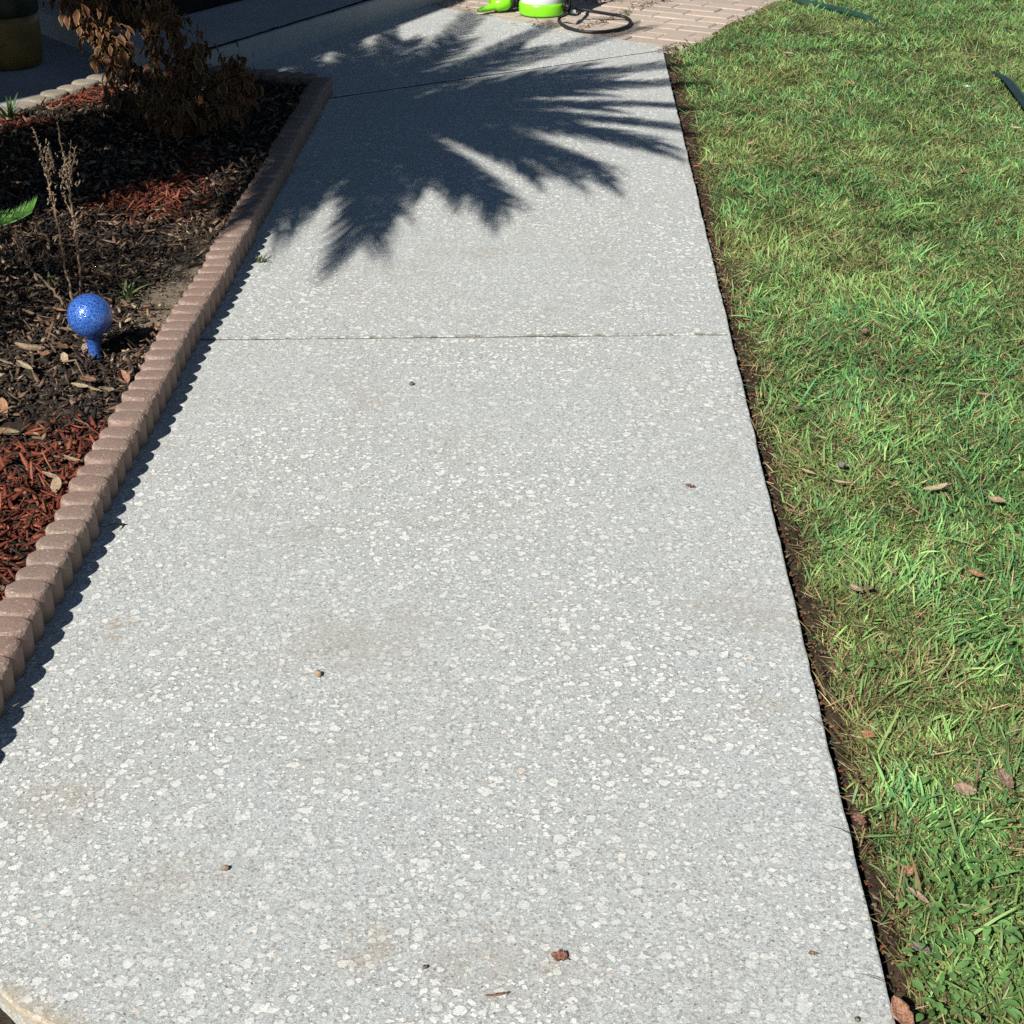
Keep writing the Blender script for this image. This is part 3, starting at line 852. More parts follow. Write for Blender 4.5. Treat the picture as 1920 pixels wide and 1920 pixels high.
def joint_debris():
    r_ = random.Random(12); mb = MB()
    for (ax, ay, bx, by, n, sp) in ((1080, 58, 1180, 22, 120, .010), (1115, 4, 1160, 0, 80, .03), (1180, 18, 1240, 2, 50, .02), (1205, 8, 1255, 0, 40, .03), (1240, 98, 1290, 84, 110, .02), (820, 8, 880, 14, 40, .04), (1000, 46, 1040, 52, 20, .03)):
        for i in range(n):
            t = r_.random(); x, y, _ = at(ax + (bx - ax) * t, ay + (by - ay) * t); x += r_.gauss(0, sp); y += r_.gauss(0, sp)
            a = r_.uniform(0, 6.28); l = r_.uniform(.006, .03); w = r_.uniform(.0015, .005); z = r_.uniform(.002, .012)
            d = Vector((math.cos(a), math.sin(a), r_.uniform(-.1, .5))); sd = Vector((-math.sin(a), math.cos(a), r_.uniform(-.4, .4)))
            c = r_.choice([(.12, .08, .04), (.18, .10, .05), (.09, .06, .04), (.10, .13, .04), (.22, .16, .08)]); o = Vector((x, y, z))
            mb.add([o - sd * w, o + sd * w, o + d * l + sd * w * .4, o + d * l - sd * w * .4], [(0, 1, 2, 3)], c)
    return tag(mb.build('debris', M['chip']), 'dry weeds and crumbs caught in the brick joints', 'debris', kind='stuff')
joint_debris()

# ------------------------------------------------------------------ fallen leaves and scraps, each a thing
def leaf_mesh(l, w, curl, bow, col, seed, ragged=0.0, thick=.0008):
    """a dry leaf: pointed blade with midrib crease, rolled across and bowed along"""
    r_ = random.Random(seed); mb = MB(); ns, nw = 11, 6
    prof = lambda t: max(.03, math.sin(math.pi * min(1, t * .93 + .05)) ** .8)
    top, bot = [], []
    for i in range(ns):
        t = i / (ns - 1); y = (t - .5) * l
        for j in range(nw + 1):
            s = (j / nw - .5) * 2
            ww = w * .5 * prof(t) * (1 + (r_.uniform(-ragged, ragged) if abs(s) == 1 else 0))
            x = s * ww; ang = s * curl
            xx = math.sin(ang) / max(abs(curl), .05) * ww if abs(curl) > .05 else x
            z = (1 - math.cos(ang)) * ww / max(abs(curl), .05) + bow * l * ((2 * t - 1) ** 2 - .3) + abs(s) * w * .05 + r_.uniform(-1, 1) * .0006
            top.append((xx, y, z + thick)); bot.append((xx, y, z))
    N = len(top); fs = []
    m = nw + 1
    for i in range(ns - 1):
        for j in range(nw):
            a = i * m + j
            fs.append((a, a + 1, a + m + 1, a + m)); fs.append((N + a, N + a + m, N + a + m + 1, N + a + 1))
    for i in range(ns - 1):
        a = i * m; fs.append((a, a + m, N + a + m, N + a)); a = i * m + nw; fs.append((a, N + a, N + a + m, a + m))
    for j in range(nw):
        fs.append((j, N + j, N + j + 1, j + 1)); a = (ns - 1) * m + j; fs.append((a, a + 1, N + a + 1, N + a))
    cols = []
    for side in range(2):
        for i in range(ns):
            for j in range(nw + 1):
                k = r_.uniform(.85, 1.12) * (.8 if j == nw // 2 else 1)
                cols.append(tuple(c * k for c in col))
    mb.add(top + bot, fs, cols)
    # stalk
    mb.tube([(0, -l * .5, thick), (0, -l * .58, thick * .5 + bow * l * .7), (r_.uniform(-.1, .1) * l, -l * .68, bow * l * .7)], [.0011, .0009, .0007], 5, tuple(c * .7 for c in col))
    return mb

def fallen(px, py, l, w, col, label, where, rot=None, curl=.5, bow=.06, tilt=(0, 0), name='fallen_leaf', cat='leaf', ragged=.05, lift=None, group=None):
    x, y, _ = at(px, py); l *= .9; w *= .9
    if where == 'lawn':
        for _i in range(3):
            z = float(lawn_z(x, y)) + .026; x, y, _ = at(px, py, z)
    elif where == 'bed':
        for _i in range(3):
            z = float(bed_z(x, y)) + .020; x, y, _ = at(px, py, z)
    else: z = .0015
    if lift is not None: z += lift
    o = leaf_mesh(l, w, curl, bow, col, int(px * 7 + py), ragged).build(name, M['leaf'], smooth=True)
    o.location = (x, y, z + abs(bow) * l * .3)
    o.rotation_euler = (tilt[0], tilt[1], R(rot if rot is not None else (px * 37 + py * 11) % 360))
    return tag(o, label, cat, group)

TAN, ORA, CRE, BRO, RUS, GRY, PNK = (.30, .20, .11), (.30, .11, .04), (.40, .29, .17), (.16, .09, .055), (.26, .085, .04), (.14, .12, .105), (.34, .21, .15)
GL = 'fallen leaves on the lawn'; GB = 'fallen leaves in the mulch bed'
for a in [
    (1551, 62, .055, .028, CRE, 'pale cream leaf lying on the lawn near the far hose', 80), (1593, 157, .06, .024, ORA, 'orange leaf standing upright in the far grass', 15),
    (1478, 102, .05, .03, PNK, 'pinkish crumpled leaf on the lawn near the brick corner', 60), (1408, 270, .035, .022, PNK, 'small pinkish leaf in grass close to the palm shadow tips', 120),
    (1905, 242, .04, .026, CRE, 'small cream leaf below the dark plastic strip', 70), (1805, 320, .04, .024, ORA, 'small orange leaf below the white flower', 20),
    (1850, 742, .055, .017, PNK, 'long pinkish leaf lying level at the right of the lawn', 88), (1755, 917, .055, .02, CRE, 'cream pointed leaf, widest pale leaf in mid lawn', 95),
    (1868, 940, .038, .025, TAN, 'broad tan leaf below the cream pointed leaf', 50), (1620, 622, .034, .026, BRO, 'dull brown leaf in mid lawn level with the walkway joint', 0),
    (1604, 1106, .034, .024, PNK, 'left one of two pale leaves lying together on the lawn', 30), (1628, 1104, .032, .02, TAN, 'right one of two pale leaves lying together on the lawn', 150),
    (1577, 875, .042, .024, GRY, 'grey-brown dead leaf stuck in the grass', 5), (1493, 765, .03, .016, BRO, 'brown leaf near the walkway above the long grass tuft', 100),
    (1627, 1378, .026, .018, ORA, 'small orange-red leaf close to the bare edge strip', 60), (1700, 1637, .028, .02, ORA, 'bright orange leaf among weeds low on the lawn', 140),
    (1720, 1680, .042, .014, PNK, 'narrow pinkish leaf slanting below the bright orange leaf', 35), (1726, 1780, .03, .022, GRY, 'round grey-brown leaf low on the lawn', 40),
    (1885, 1465, .05, .024, BRO, 'curled brown leaf at the right frame edge', 10), (1808, 1483, .038, .026, PNK, 'flat brown-pink leaf beside an upright twig', 80),
    (1675, 1072, .024, .012, TAN, 'tiny upright tan leaf in mid lawn', 10), (1830, 1078, .03, .016, ORA, 'small rusty leaf right of the tiny tan leaf', 60),
    (1578, 905, .045, .010, CRE, 'split cream straw leaf left in the grass', 70), (1515, 885, .035, .009, CRE, 'thin cream straw leaf nearer the walkway', 65),
    (1690, 1904, .052, .028, RUS, 'large rust-brown leaf at the lower end of the lawn edge', 20)]:
    fallen(a[0], a[1], a[2], a[3], a[4], a[5], 'lawn', a[6], ragged=.16, curl=random.uniform(.4, 1.1), bow=random.uniform(.02, .14), tilt=(random.uniform(-.3, .3), random.uniform(-.3, .3)), group=GL)
for a in [
    (55, 658, .075, .04, TAN, 'large curled tan leaf left of the globe stem', 80, 1.3), (82, 663, .03, .028, ORA, 'small round orange leaf touching the large curled leaf', 10, .5),
    (112, 652, .06, .026, ORA, 'orange-brown leaf propped beside the globe stem', 145, .7), (122, 672, .045, .017, CRE, 'pale bent leaf under the propped orange leaf', 20, .8),
    (45, 688, .05, .022, CRE, 'pale leaf in front of the large curled tan leaf', 60, .7), (8, 680, .045, .022, CRE, 'pale leaf at the left frame edge by the hollow', 100, .5),
    (160, 652, .03, .016, PNK, 'peach leaf standing against the blue globe stem', 0, .5), (165, 714, .042, .022, RUS, 'rusty leaf lying midway between globe and edging', 120, .8),
    (150, 724, .04, .013, CRE, 'narrow pale leaf lying level left of the rusty leaf', 85, .5), (176, 731, .03, .015, CRE, 'short pale leaf just below the rusty leaf', 80, .5),
    (200, 731, .045, .014, CRE, 'slim pale leaf pointing at the edging', 130, .5), (232, 712, .05, .034, RUS, 'rusty curled leaf against the edging block', 30, 1.4),
    (95, 892, .036, .013, CRE, 'pale sliver leaf above the red mulch', 85, .4), (107, 912, .045, .022, TAN, 'tan pointed leaf standing up in red mulch by the edging', 5, .6),
    (8, 765, .055, .03, ORA, 'curled orange leaf in the hollow at the frame edge', 20, 1.4), (112, 583, .035, .024, ORA, 'orange leaf scrap behind and left of the globe', 100, .5),
    (130, 620, .055, .02, TAN, 'tan leaf tucked just left of the globe', 120, .6), (135, 862, .04, .012, TAN, 'narrow tan leaf near the edging above the red mulch', 70, .5),
    (12, 812, .06, .024, TAN, 'long tan leaf at the frame edge above the red mulch', 110, .6), (205, 455, .04, .02, PNK, 'pinkish leaf in the dim mulch beyond the dead stalks', 80, .6)]:
    fallen(a[0], a[1], a[2] * 1.1, a[3] * 1.25, a[4], a[5], 'bed', a[6], curl=a[7], bow=random.uniform(.02, .14), tilt=(random.uniform(.1, .5), random.uniform(-.35, .35)), group=GB)
GP = 'plant scraps on the walkway'
SCRAP = (.20, .045, .028)
fallen(1048, 1796, .024, .022, SCRAP, 'largest dark red bark scrap lying on the near walkway', 'path', 70, curl=.2, bow=.03, name='bark_scrap', cat='bark scrap', ragged=.5, group=GP)
fallen(928, 1868, .030, .006, (.14, .035, .025), 'thin dark red bark sliver on the near walkway', 'path', 100, curl=.6, bow=.08, name='bark_scrap', cat='bark scrap', ragged=.3, group=GP)
fallen(1293, 913, .022, .013, (.17, .05, .03), 'ragged red bark scrap at the middle right of the walkway', 'path', 60, curl=.4, bow=.08, name='bark_scrap', cat='bark scrap', ragged=.7, group=GP)
fallen(1523, 1790, .012, .007, (.24, .12, .06), 'tiny brown scrap near the lawn side of the walkway', 'path', 90, curl=.3, bow=.05, name='bark_scrap', cat='bark scrap', ragged=.6, group=GP)
fallen(1612, 1537, .030, .020, (.20, .05, .035), 'red bark chip in the bare strip beside the walkway', 'lawn', 10, curl=.2, bow=.02, name='bark_scrap', cat='bark scrap', ragged=.6, group=GP)
fallen(1306, 312, .030, .016, (.45, .07, .03), 'bright red scrap at the far edge of the walkway', 'lawn', 120, curl=.5, bow=.05, name='bark_scrap', cat='bark scrap', ragged=.2, group=GP)
def seed_bit(px, py, r, col, label, name='seed_shell'):
    x, y, _ = at(px, py)
    mb = MB(); mb.lathe([(r * .2, -r * 1.3), (r * .75, -r * .9), (r, 0), (r * .8, r * .8), (r * .25, r * 1.15)], 14, col=col)
    o = mb.build(name, M['leaf'], smooth=True); o.scale = (.87,) * 3; o.location = (x, y, r * .7); o.rotation_euler = (R(80), 0, R((px * 13) % 360))
    tag(o, label, 'seed', GP)
seed_bit(597, 1267, .0065, (.28, .18, .10), 'tan acorn shell lying on the middle of the walkway')
seed_bit(423, 1631, .0050, (.20, .13, .08), 'brown seed on the lower left of the walkway')
seed_bit(772, 722, .0055, (.025, .02, .018), 'black seed lying just before the walkway joint')
seed_bit(797, 1815, .0035, (.03, .025, .02), 'tiny black seed left of the largest red scrap')
seed_bit(1607, 1914, .0038, (.03, .025, .02), 'tiny black seed at the lower right of the walkway')

def twig(pts, r, label, mat='stalk', name='twig'):
    mb = MB(); mb.tube(pts, [r * (1 - .5 * i / (len(pts) - 1)) for i in range(len(pts))], 6)
    return tag(mb.build(name, M[mat], smooth=True, loc=pts[0]), label, 'twig')
def bedp(px, py, dz=.02):
    x, y, _ = at(px, py, .03); return (x, y, float(bed_z(x, y)) + dz)
twig([bedp(120, 680), bedp(143, 683, .03), bedp(152, 700, .025), bedp(160, 715)], .0026, 'pale bent twig lying below the globe')
twig([bedp(-10, 785), bedp(25, 780, .03), bedp(45, 772)], .0032, 'tan twig at the left frame edge beside the hollow')
twig([bedp(140, 790), bedp(165, 805, .025), bedp(182, 818)], .0016, 'thin twig pointing to the edging in dark mulch')
twig([(*at(1828, 1490)[:2], .0), atY(1832, 1455, at(1828, 1490)[1]), atY(1838, 1420, at(1828, 1490)[1])], .0028, 'short upright brown twig in the lawn')

# small weeds growing in and beside the bed
def tuft(px, py, n, l, label, z=None, col=(.10, .15, .05), spread=.9, base_r=.008):
    x, y, _ = at(px, py, z if z is not None else .02)
    zz = z if z is not None else float(bed_z(x, y)) + .004
    r_ = random.Random(px + py); mb = MB()
    for i in range(n):
        a = r_.uniform(0, 6.28); L = l * r_.uniform(.6, 1.1); w = L * r_.uniform(.09, .14); th0 = r_.uniform(.2, spread); p = Vector((r_.gauss(0, base_r), r_.gauss(0, base_r), 0)); vs = []
        s = Vector((-math.sin(a), math.cos(a), 0)); k = r_.uniform(.75, 1.3)
        for q in range(6):
            f = (.6, 1, 1, .8, .5, .05)[q]
            vs += [p - s * (w * .5 * f), p + s * (w * .5 * f)]
            th = th0 + .16 * q
            p = p + Vector((math.cos(a) * math.sin(th), math.sin(a) * math.sin(th), math.cos(th))) * (L / 5)
        mb.add(vs, [(2 * q, 2 * q + 1, 2 * q + 3, 2 * q + 2) for q in range(5)], tuple(c * k for c in col))
    o = mb.build('weed', M['weed'], smooth=True); o.location = (x, y, zz)
    tag(o, label, 'weed', 'weeds around the mulch bed')
tuft(240, 556, 16, .085, 'pale green grassy weed between globe and edging', col=(.13, .17, .07), spread=1.2)
tuft(240, 640, 5, .03, 'tiny seedling in the shadow of the globe', col=(.14, .22, .08))
tuft(103, 548, 6, .06, 'small grassy weed at the foot of the dead stalks', col=(.10, .13, .05))
tuft(20, 235, 22, .10, 'green weed tuft against the pale edging at the left frame edge', col=(.05, .10, .03))
tuft(486, 492, 12, .04, 'small leafy weed sprouting between edging and walkway', z=.001, col=(.10, .13, .05), spread=1.3)
tuft(6, 1340, 6, .035, 'pale weed sprouting at the near foot of the edging', z=.001, col=(.24, .22, .11), spread=1.3)
tuft(222, 985, 2, .06, 'wiry grass blades reaching over the walkway from the edging', z=.001, col=(.05, .05, .025), spread=1.2)

# ------------------------------------------------------------------ blue glass garden globe
gx, gy, _ = at(178, 664, .02)
g0 = empty('garden_globe', (gx, gy, float(bed_z(gx, gy))))
tag(g0, 'cobalt blue crackle glass garden globe on a short neck in the mulch', 'garden globe')
gr = .0532; gz = atY(170, 592, gy)[2] - float(bed_z(gx, gy))
mb = MB(); prof = []
for k in range(33):
    a = math.pi * (1 - k / 32)
    if math.sin(a) * gr < .0195 and a > 1.6: continue
    prof.append((max(.0005, gr * math.sin(a)), gz + gr * math.cos(a)))
mb.lathe(prof, 64); mb.build('globe', M['globe'], g0, True)
mb = MB(); mb.lathe([(.0150, -.02), (.0152, .0), (.0146, .015), (.0148, .028), (.0160, .038), (.0190, gz - gr * 1.02), (.0255, gz - gr * .885), (.0315, gz - gr * .79)], 40); mb.build('neck', M['globe'], g0, True)

# ------------------------------------------------------------------ dead flower stalks
def stalk(paths, base, label, seed_clumps):
    o = empty('dead_stalk', base); tag(o, label, 'dead plant', 'dead stalks standing behind the globe')
    B = Vector(base); r_ = random.Random(int(base[0] * -1e5))
    for i, pts in enumerate(paths):
        mb = MB()
        P = [Vector(p) - B for p in pts]
        fine = []
        for a, b in zip(P[:-1], P[1:]):
            for k in range(5): fine.append(a.lerp(b, k / 5) + Vector([r_.gauss(0, .0016) for _ in range(3)]))
        fine.append(P[-1])
        r0 = .0036 if i == 0 else .0022
        mb.tube(fine, [r0 * (1 - .6 * k / (len(fine) - 1)) * r_.uniform(.85, 1.2) for k in range(len(fine))], 6)
        for p in fine[3::2]:
            for _k in range(2):
                d = Vector((r_.gauss(0, 1), r_.gauss(0, 1), r_.uniform(0, 1.2))).normalized()
                mb.tube([p, p + d * r_.uniform(.004, .011)], [.0016, .0009], 5)
        mb.build('stem', M['stalk'], o, True)
    for (c, n, rx, rz) in seed_clumps:
        mb = MB()
        for i in range(n):
            p = Vector(c) - B + Vector((r_.gauss(0, rx), r_.gauss(0, rx), r_.gauss(0, rz)))
            d = Vector((r_.gauss(0, .5), r_.gauss(0, .5), 1)).normalized(); l = r_.uniform(.006, .016)
            k = r_.uniform(.7, 1.3)
            mb.tube([p, p + d * l * .5 + Vector((r_.gauss(0, .002), 0, 0)), p + d * l], [.0012, .0020, .0008], 5, (.24 * k, .16 * k, .10 * k))
        mb.build('seed_heads', M['leaf'], o, True)  # dry seed heads on the stalk
Yb = at(145, 568, .03)[1]
A_ = lambda px, py, dy=0.0: atY(px, py, Yb + dy)
base = (*at(140, 572, .03)[:2], .025)
stalk([[base, A_(127, 520), A_(113, 440), A_(97, 375), A_(90, 335), A_(80, 295), A_(70, 262), A_(60, 240)], [A_(97, 375), A_(88, 320, .02), A_(86, 275, .02)], [A_(90, 335), A_(98, 300, -.02), A_(90, 272, -.02)], [A_(113, 440), A_(104, 395, -.02), A_(100, 360, -.02)]],
      base, 'tall dead brown stalk leaning left behind the globe', [(A_(90, 310), 60, .008, .028), (A_(95, 370), 16, .006, .03)])
base = (*at(152, 556, .03)[:2], .025)
stalk([[base, A_(150, 500), A_(142, 440), A_(134, 385), A_(128, 345), A_(122, 300), A_(112, 262), A_(107, 232)], [A_(128, 345), A_(131, 300, .02), A_(133, 262, .02)], [A_(128, 345), A_(138, 305, -.02), A_(142, 275, -.02)], [A_(134, 400), A_(122, 372, .02), A_(120, 362, .02)], [A_(146, 470), A_(143, 430, -.03), A_(144, 412, -.03)]],
      base, 'upright dead stalk with dry seed heads behind the globe', [(A_(126, 320), 80, .009, .026), (A_(128, 345), 18, .012, .006), (A_(140, 430), 22, .006, .018)])
base = (*at(122, 574, .03)[:2], .025)
stalk([[base, A_(100, 545), A_(75, 518), A_(55, 502), A_(42, 480), A_(34, 450), A_(27, 428)], [A_(55, 502), A_(52, 480, .02), A_(44, 450, .02), A_(38, 425, .02)], [A_(48, 492), A_(36, 470, -.02), A_(25, 440, -.02)]],
      base, 'short dead stalk arching left toward the frame edge', [(A_(40, 480), 24, .007, .016), (A_(30, 450), 12, .006, .014)])

# ------------------------------------------------------------------ fronds (cycad and palm)
def bez(a, b, c, t): return a * (1 - t) ** 2 + b * (2 * t * (1 - t)) + c * t ** 2
def frond_mesh(P0, P1, P2, n, lmax, width, fwd, vee, droop, col, rr, start=.12, seed=0, tipf=.35):
    """pinnate frond along a curve: rachis plus leaflets on both sides, angled forward"""
    r_ = random.Random(seed); mb = MB()
    P0, P1, P2 = Vector(P0), Vector(P1), Vector(P2)
    pts = [bez(P0, P1, P2, k / 14) for k in range(15)]
    mb.tube(pts, [rr * (1 - .75 * k / 14) for k in range(15)], 6, tuple(c * .8 for c in col))
    for i in range(n):
        t = start + (1 - start) * (i + .5) / n
        p = bez(P0, P1, P2, t); tg = (bez(P0, P1, P2, min(1, t + .02)) - bez(P0, P1, P2, t - .02)).normalized()
        side = tg.cross(Vector((0, 0, 1)))
        side = side.normalized() if side.length > .1 else Vector((1, 0, 0))
        up = side.cross(tg).normalized()
        L = lmax * max(.25, min(1, (t - start) / .25 + .35)) * (1 if t < .7 else 1 - (1 - tipf) * ((t - .7) / .3) ** 1.3)
        for sg in (-1, 1):
            f = fwd + r_.gauss(0, .05) - .35 * max(0, t - .6)
            d = (tg * math.cos(f) + (side * sg * math.cos(vee) + up * math.sin(vee)) * math.sin(f)).normalized()
            LL = L * r_.uniform(.9, 1.08); s = d.cross(up if sg > 0 else -up).normalized(); w = width * r_.uniform(.85, 1.1); vs = []
            for q, ff in enumerate((.5, 1, .85, .06)):
                u = q / 3
                c = p + d * (LL * u) - Vector((0, 0, 1)) * (droop * LL * u * u)
                wv = tg * (w * .5 * ff)
                vs += [c - wv, c + wv]
            k = r_.uniform(.8, 1.2)
            mb.add(vs, [(0, 1, 3, 2), (2, 3, 5, 4), (4, 5, 7, 6)], tuple(cc * k for cc in col))
    return mb

# cycad whose frond tips reach in at the left frame edge
cyc = Vector((*PW(-2.02, 2.42), .12))
co = empty('cycad', cyc); tag(co, 'sago cycad at the left frame edge with one stiff green frond tip in view', 'cycad')
mb = MB(); mb.lathe([(.10, -.14), (.13, -.02), (.135, .12), (.11, .24), (.05, .30)], 20); mb.build('trunk', M['bark'], co, True)
CG = (.05, .145, .022)
YC = PW(0, 2.58)[1]
tipA = Vector(atY(60, 398, YC)) - cyc
midA = Vector(atY(2, 424, YC)) - cyc
# control point so that the frond passes through midA
ctrl = (midA - Vector((0, 0, .25)) * .04 - tipA * .64) / .32
fr = frond_mesh((0, 0, .25), ctrl, tipA, 110, .058, .0030, .72, 1.15, -.05, (.12, .30, .05), .004, .10, 5, .75)
fr.build('frond', M['palm'], co)
for k in range(26):
    a = R(20) + k * 2.399963; 
    rad = .62 + .16 * ((k * 7) % 5) / 4; up = .22 + .40 * ((k * 11) % 7) / 6
    if math.cos(a) > .35: rad *= .74
    tip = Vector((math.cos(a) * rad, math.sin(a) * rad, up - .12))
    mid = Vector((math.cos(a) * rad * .5, math.sin(a) * rad * .5, up + .36))
    frond_mesh((0, 0, .25), mid, tip, 40, .10, .0065, .95, .45, .03, CG, .006, .12, 100 + k, .42).build('frond', M['palm'], co)

# palm standing left of the frame: its crown throws the frond shadows over the walkway
HUB = Vector((*PW(-.68, 4.44), 0))
CZ = 2.95 * HS
crown = HUB + Vector(QS) * CZ
po = empty('palm_tree', (crown.x - .05, crown.y - .05, 0)); tag(po, 'palm tree left of the frame that throws frond shadows over the walkway', 'palm tree')
base = Vector(po.location)
mb = MB(); pts = [(0, 0, -.1), (.0, .0, .3), (-.03, .02, .9), (-.01, .03, 1.5), (.03, .03, 2.0), tuple(crown - base)]
tr = []
for k in range(60):
    t = k / 59 * 5; i = min(4, int(t)); f = t - i
    a, b = Vector(pts[i]), Vector(pts[i + 1]); tr.append(a.lerp(b, f))
mb.tube(tr, [(.135 if k < 6 else .105) + (.012 if k % 2 else 0) + (.05 * max(0, (k - 48) / 11)) for k in range(60)], 14)
mb.build('trunk', M['bark'], po, True)
PG = (.055, .12, .03)
tips = [  # where each frond tip's shadow meets the ground, tip height, leaflet reach
    (510, 435, 2.45, .24), (550, 390, 2.6, .22), (692, 440, 2.40, .27), (672, 450, 2.5, .22), (752, 400, 2.75, .16), (868, 362, 2.7, .17), (925, 375, 2.40, .27), (948, 372, 2.5, .2), (800, 350, 2.7, .15), (1010, 330, 2.7, .15), (1085, 335, 2.75, .15), (1118, 318, 2.40, .27), (1128, 312, 2.5, .2),
    (1225, 272, 2.42, .25), (1230, 262, 2.5, .2), (1272, 236, 2.65, .17), (1276, 196, 2.55, .15), (1280, 152, 2.55, .20), (1268, 118, 2.5, .20), (1196, 48, 2.5, .19), (1040, 42, 2.6, .15), (893, 26, 2.5, .20),
    (732, 36, 2.55, .15), (640, 52, 2.55, .20), (520, 72, 2.5, .24), (420, 100, 2.5, .24), (330, 150, 2.5, .24), (300, 240, 2.5, .24), (380, 330, 2.5, .24),
    (430, 390, 2.55, .22), (590, 340, 2.9, .25), (690, 330, 2.95, .24), (800, 300, 3.0, .24), (960, 255, 3.05, .24), (1040, 215, 3.1, .24), (1080, 170, 3.1, .24), (1100, 128, 3.1, .24), (980, 92, 3.1, .22),
    (860, 78, 3.1, .24), (760, 76, 3.05, .24), (660, 84, 3.05, .24), (560, 110, 3.0, .24), (470, 190, 3.0, .24), (480, 280, 3.0, .24), (1150, 150, 2.9, .22), (1130, 200, 2.9, .18), (500, 150, 2.7, .24), (450, 140, 2.5, .24)]
for k, (px, py, zt, hw) in enumerate(tips):
    T = Vector(at(px, py)); tip = T + Vector(QS) * zt * HS
    mid = crown.lerp(tip, .5) + Vector((0, 0, .10 + .06 * (px > 1000)))
    frond_mesh(crown - base, mid - base, tip - base, 88, hw, .023, .50, .22, .22, PG, .012, .05, 300 + k, 1.15).build('frond', M['palm'], po)

# ------------------------------------------------------------------ coleus
def coleus():
    bx, by, _ = at(285, 222, .03)
    B = Vector((bx, by, float(bed_z(bx, by))))
    o = empty('coleus', B); tag(o, 'leggy brown coleus with yellow-edged drooping leaves at the bed corner', 'coleus')
    r_ = random.Random(3)
    A = lambda px, py, Y: Vector(atY(px, py, PW(0, Y)[1]))
    br = [
        [B, A(262, 150, 4.38), A(225, 80, 4.42), A(185, 10, 4.45), A(160, -60, 4.48)],
        [A(225, 80, 4.42), A(185, 70, 4.38), A(150, 30, 4.36), A(128, -15, 4.36)],
        [A(240, 120, 4.40), A(205, 110, 4.36), A(185, 90, 4.34)],
        [B, A(288, 140, 4.40), A(298, 60, 4.44), A(300, 5, 4.46), A(300, -60, 4.48)],
        [A(298, 60, 4.44), A(262, 40, 4.5), A(240, 0, 4.52)],
        [B, A(320, 170, 4.28), A(338, 120, 4.30), A(330, 60, 4.33), A(322, 20, 4.35)],
        [B, A(325, 195, 4.18), A(362, 130, 4.20), A(372, 72, 4.22)],
        [B, A(350, 205, 4.14), A(405, 165, 4.16), A(440, 112, 4.22)],
        [A(405, 165, 4.16), A(440, 165, 4.14), A(462, 150, 4.16)],
        [B, A(350, 225, 4.06), A(400, 200, 4.04), A(445, 200, 4.05)],
        [B, A(310, 225, 4.06), A(325, 215, 3.98), A(345, 212, 3.94)],
        [B, A(265, 205, 4.26), A(235, 180, 4.24), A(215, 165, 4.24)],
        [B, A(300, 200, 4.12), A(292, 190, 4.08)],
    ]
    dens = [150, 130, 60, 110, 50, 120, 190, 170, 150, 210, 190, 90, 90]
    mb = MB()
    for p in br:
        f = []
        for a, b in zip(p[:-1], p[1:]):
            for k in range(4): f.append(a.lerp(b, k / 4) - B + Vector([r_.gauss(0, .004) for _ in range(3)]))
        f.append(p[-1] - B)
        mb.tube(f, [.0055 * (1 - .55 * k / (len(f) - 1)) for k in range(len(f))], 6)
    mb.build('stems', M['stem'], o, True)
    mb = MB()
    def leaf(p, a, L, W, droop, rnd, dry):
        d0 = Vector((math.cos(a), math.sin(a), 0)); s = Vector((-math.sin(a), math.cos(a), 0))
        th = droop; q = p + d0 * L * .25; vs, cs = [], []
        fold = r_.uniform(.1, .6)
        for i in range(8):
            t = i / 7
            f = (.10, .62, .95, 1.0, .86, .60, .30, .03)[i]
            dirv = d0 * math.cos(th) - Vector((0, 0, 1)) * math.sin(th)
            nn = d0 * math.sin(th) + Vector((0, 0, 1)) * math.cos(th)
            for j, sv in enumerate((-1, -.78, -.4, 0, .4, .78, 1)):
                rag = 1 + (r_.uniform(-.1, .1) if abs(sv) == 1 else 0)
                v = q + s * (sv * W * .5 * f * rag) + nn * (abs(sv) ** 1.2 * W * .5 * f * fold * (1 if abs(sv) < .9 else .75) + r_.gauss(0, .0005))
                vs.append(v); cs.append((max(abs(sv), (t - .55) / .45 if t > .55 else 0, 1 - t * 7), rnd, dry))
            q = q + dirv * (L / 7); th = min(1.75, th + r_.uniform(.04, .16))
        fs = []
        for i in range(7):
            for j in range(6): fs.append((i * 7 + j, i * 7 + j + 1, i * 7 + j + 8, i * 7 + j + 7))
        mb.add(vs, fs, cs)
        # petiole
        mb.tube([p, p + d0 * L * .14 + Vector((0, 0, .003)), p + d0 * L * .26], [.0013, .0012, .001], 4, (1, rnd, dry))
    for p, n in zip(br, dens):
        seg = [(a, b, (b - a).length) for a, b in zip(p[:-1], p[1:])]; tot = sum(s[2] for s in seg)
        for i in range(n):
            t = (.30 if p[0] == B else .05) + (.70 if p[0] == B else .95) * (i + r_.random()) / n
            dd = t * tot
            for a, b, l in seg:
                if dd <= l: pt = a.lerp(b, dd / l); break
                dd -= l
            else: pt = p[-1].copy()
            pt = pt - B + Vector([r_.gauss(0, .020) for _ in range(3)])
            small = r_.random() < .5
            L = r_.uniform(.028, .042) if small else r_.uniform(.042, .066)
            leaf(pt, r_.uniform(0, 6.28), L, L * r_.uniform(.36, .62), r_.uniform(.35, 1.35), r_.random(), r_.random())
        # shrivelled flower spike at the tip
        tip = p[-1] - B
        for i in range(16):
            leaf(tip + Vector([r_.gauss(0, .016), r_.gauss(0, .016), r_.gauss(0, .03)]), r_.uniform(0, 6.28), r_.uniform(.014, .026), r_.uniform(.006, .011), r_.uniform(.6, 1.5), r_.random(), r_.random())
    mb.build('leaves', M['coleus'], o, True)
    # six-lobed leaf cluster on the left shoot, its sunlit yellow put into the colour
    mb = MB(); c = A(150, 37, 4.33) - B
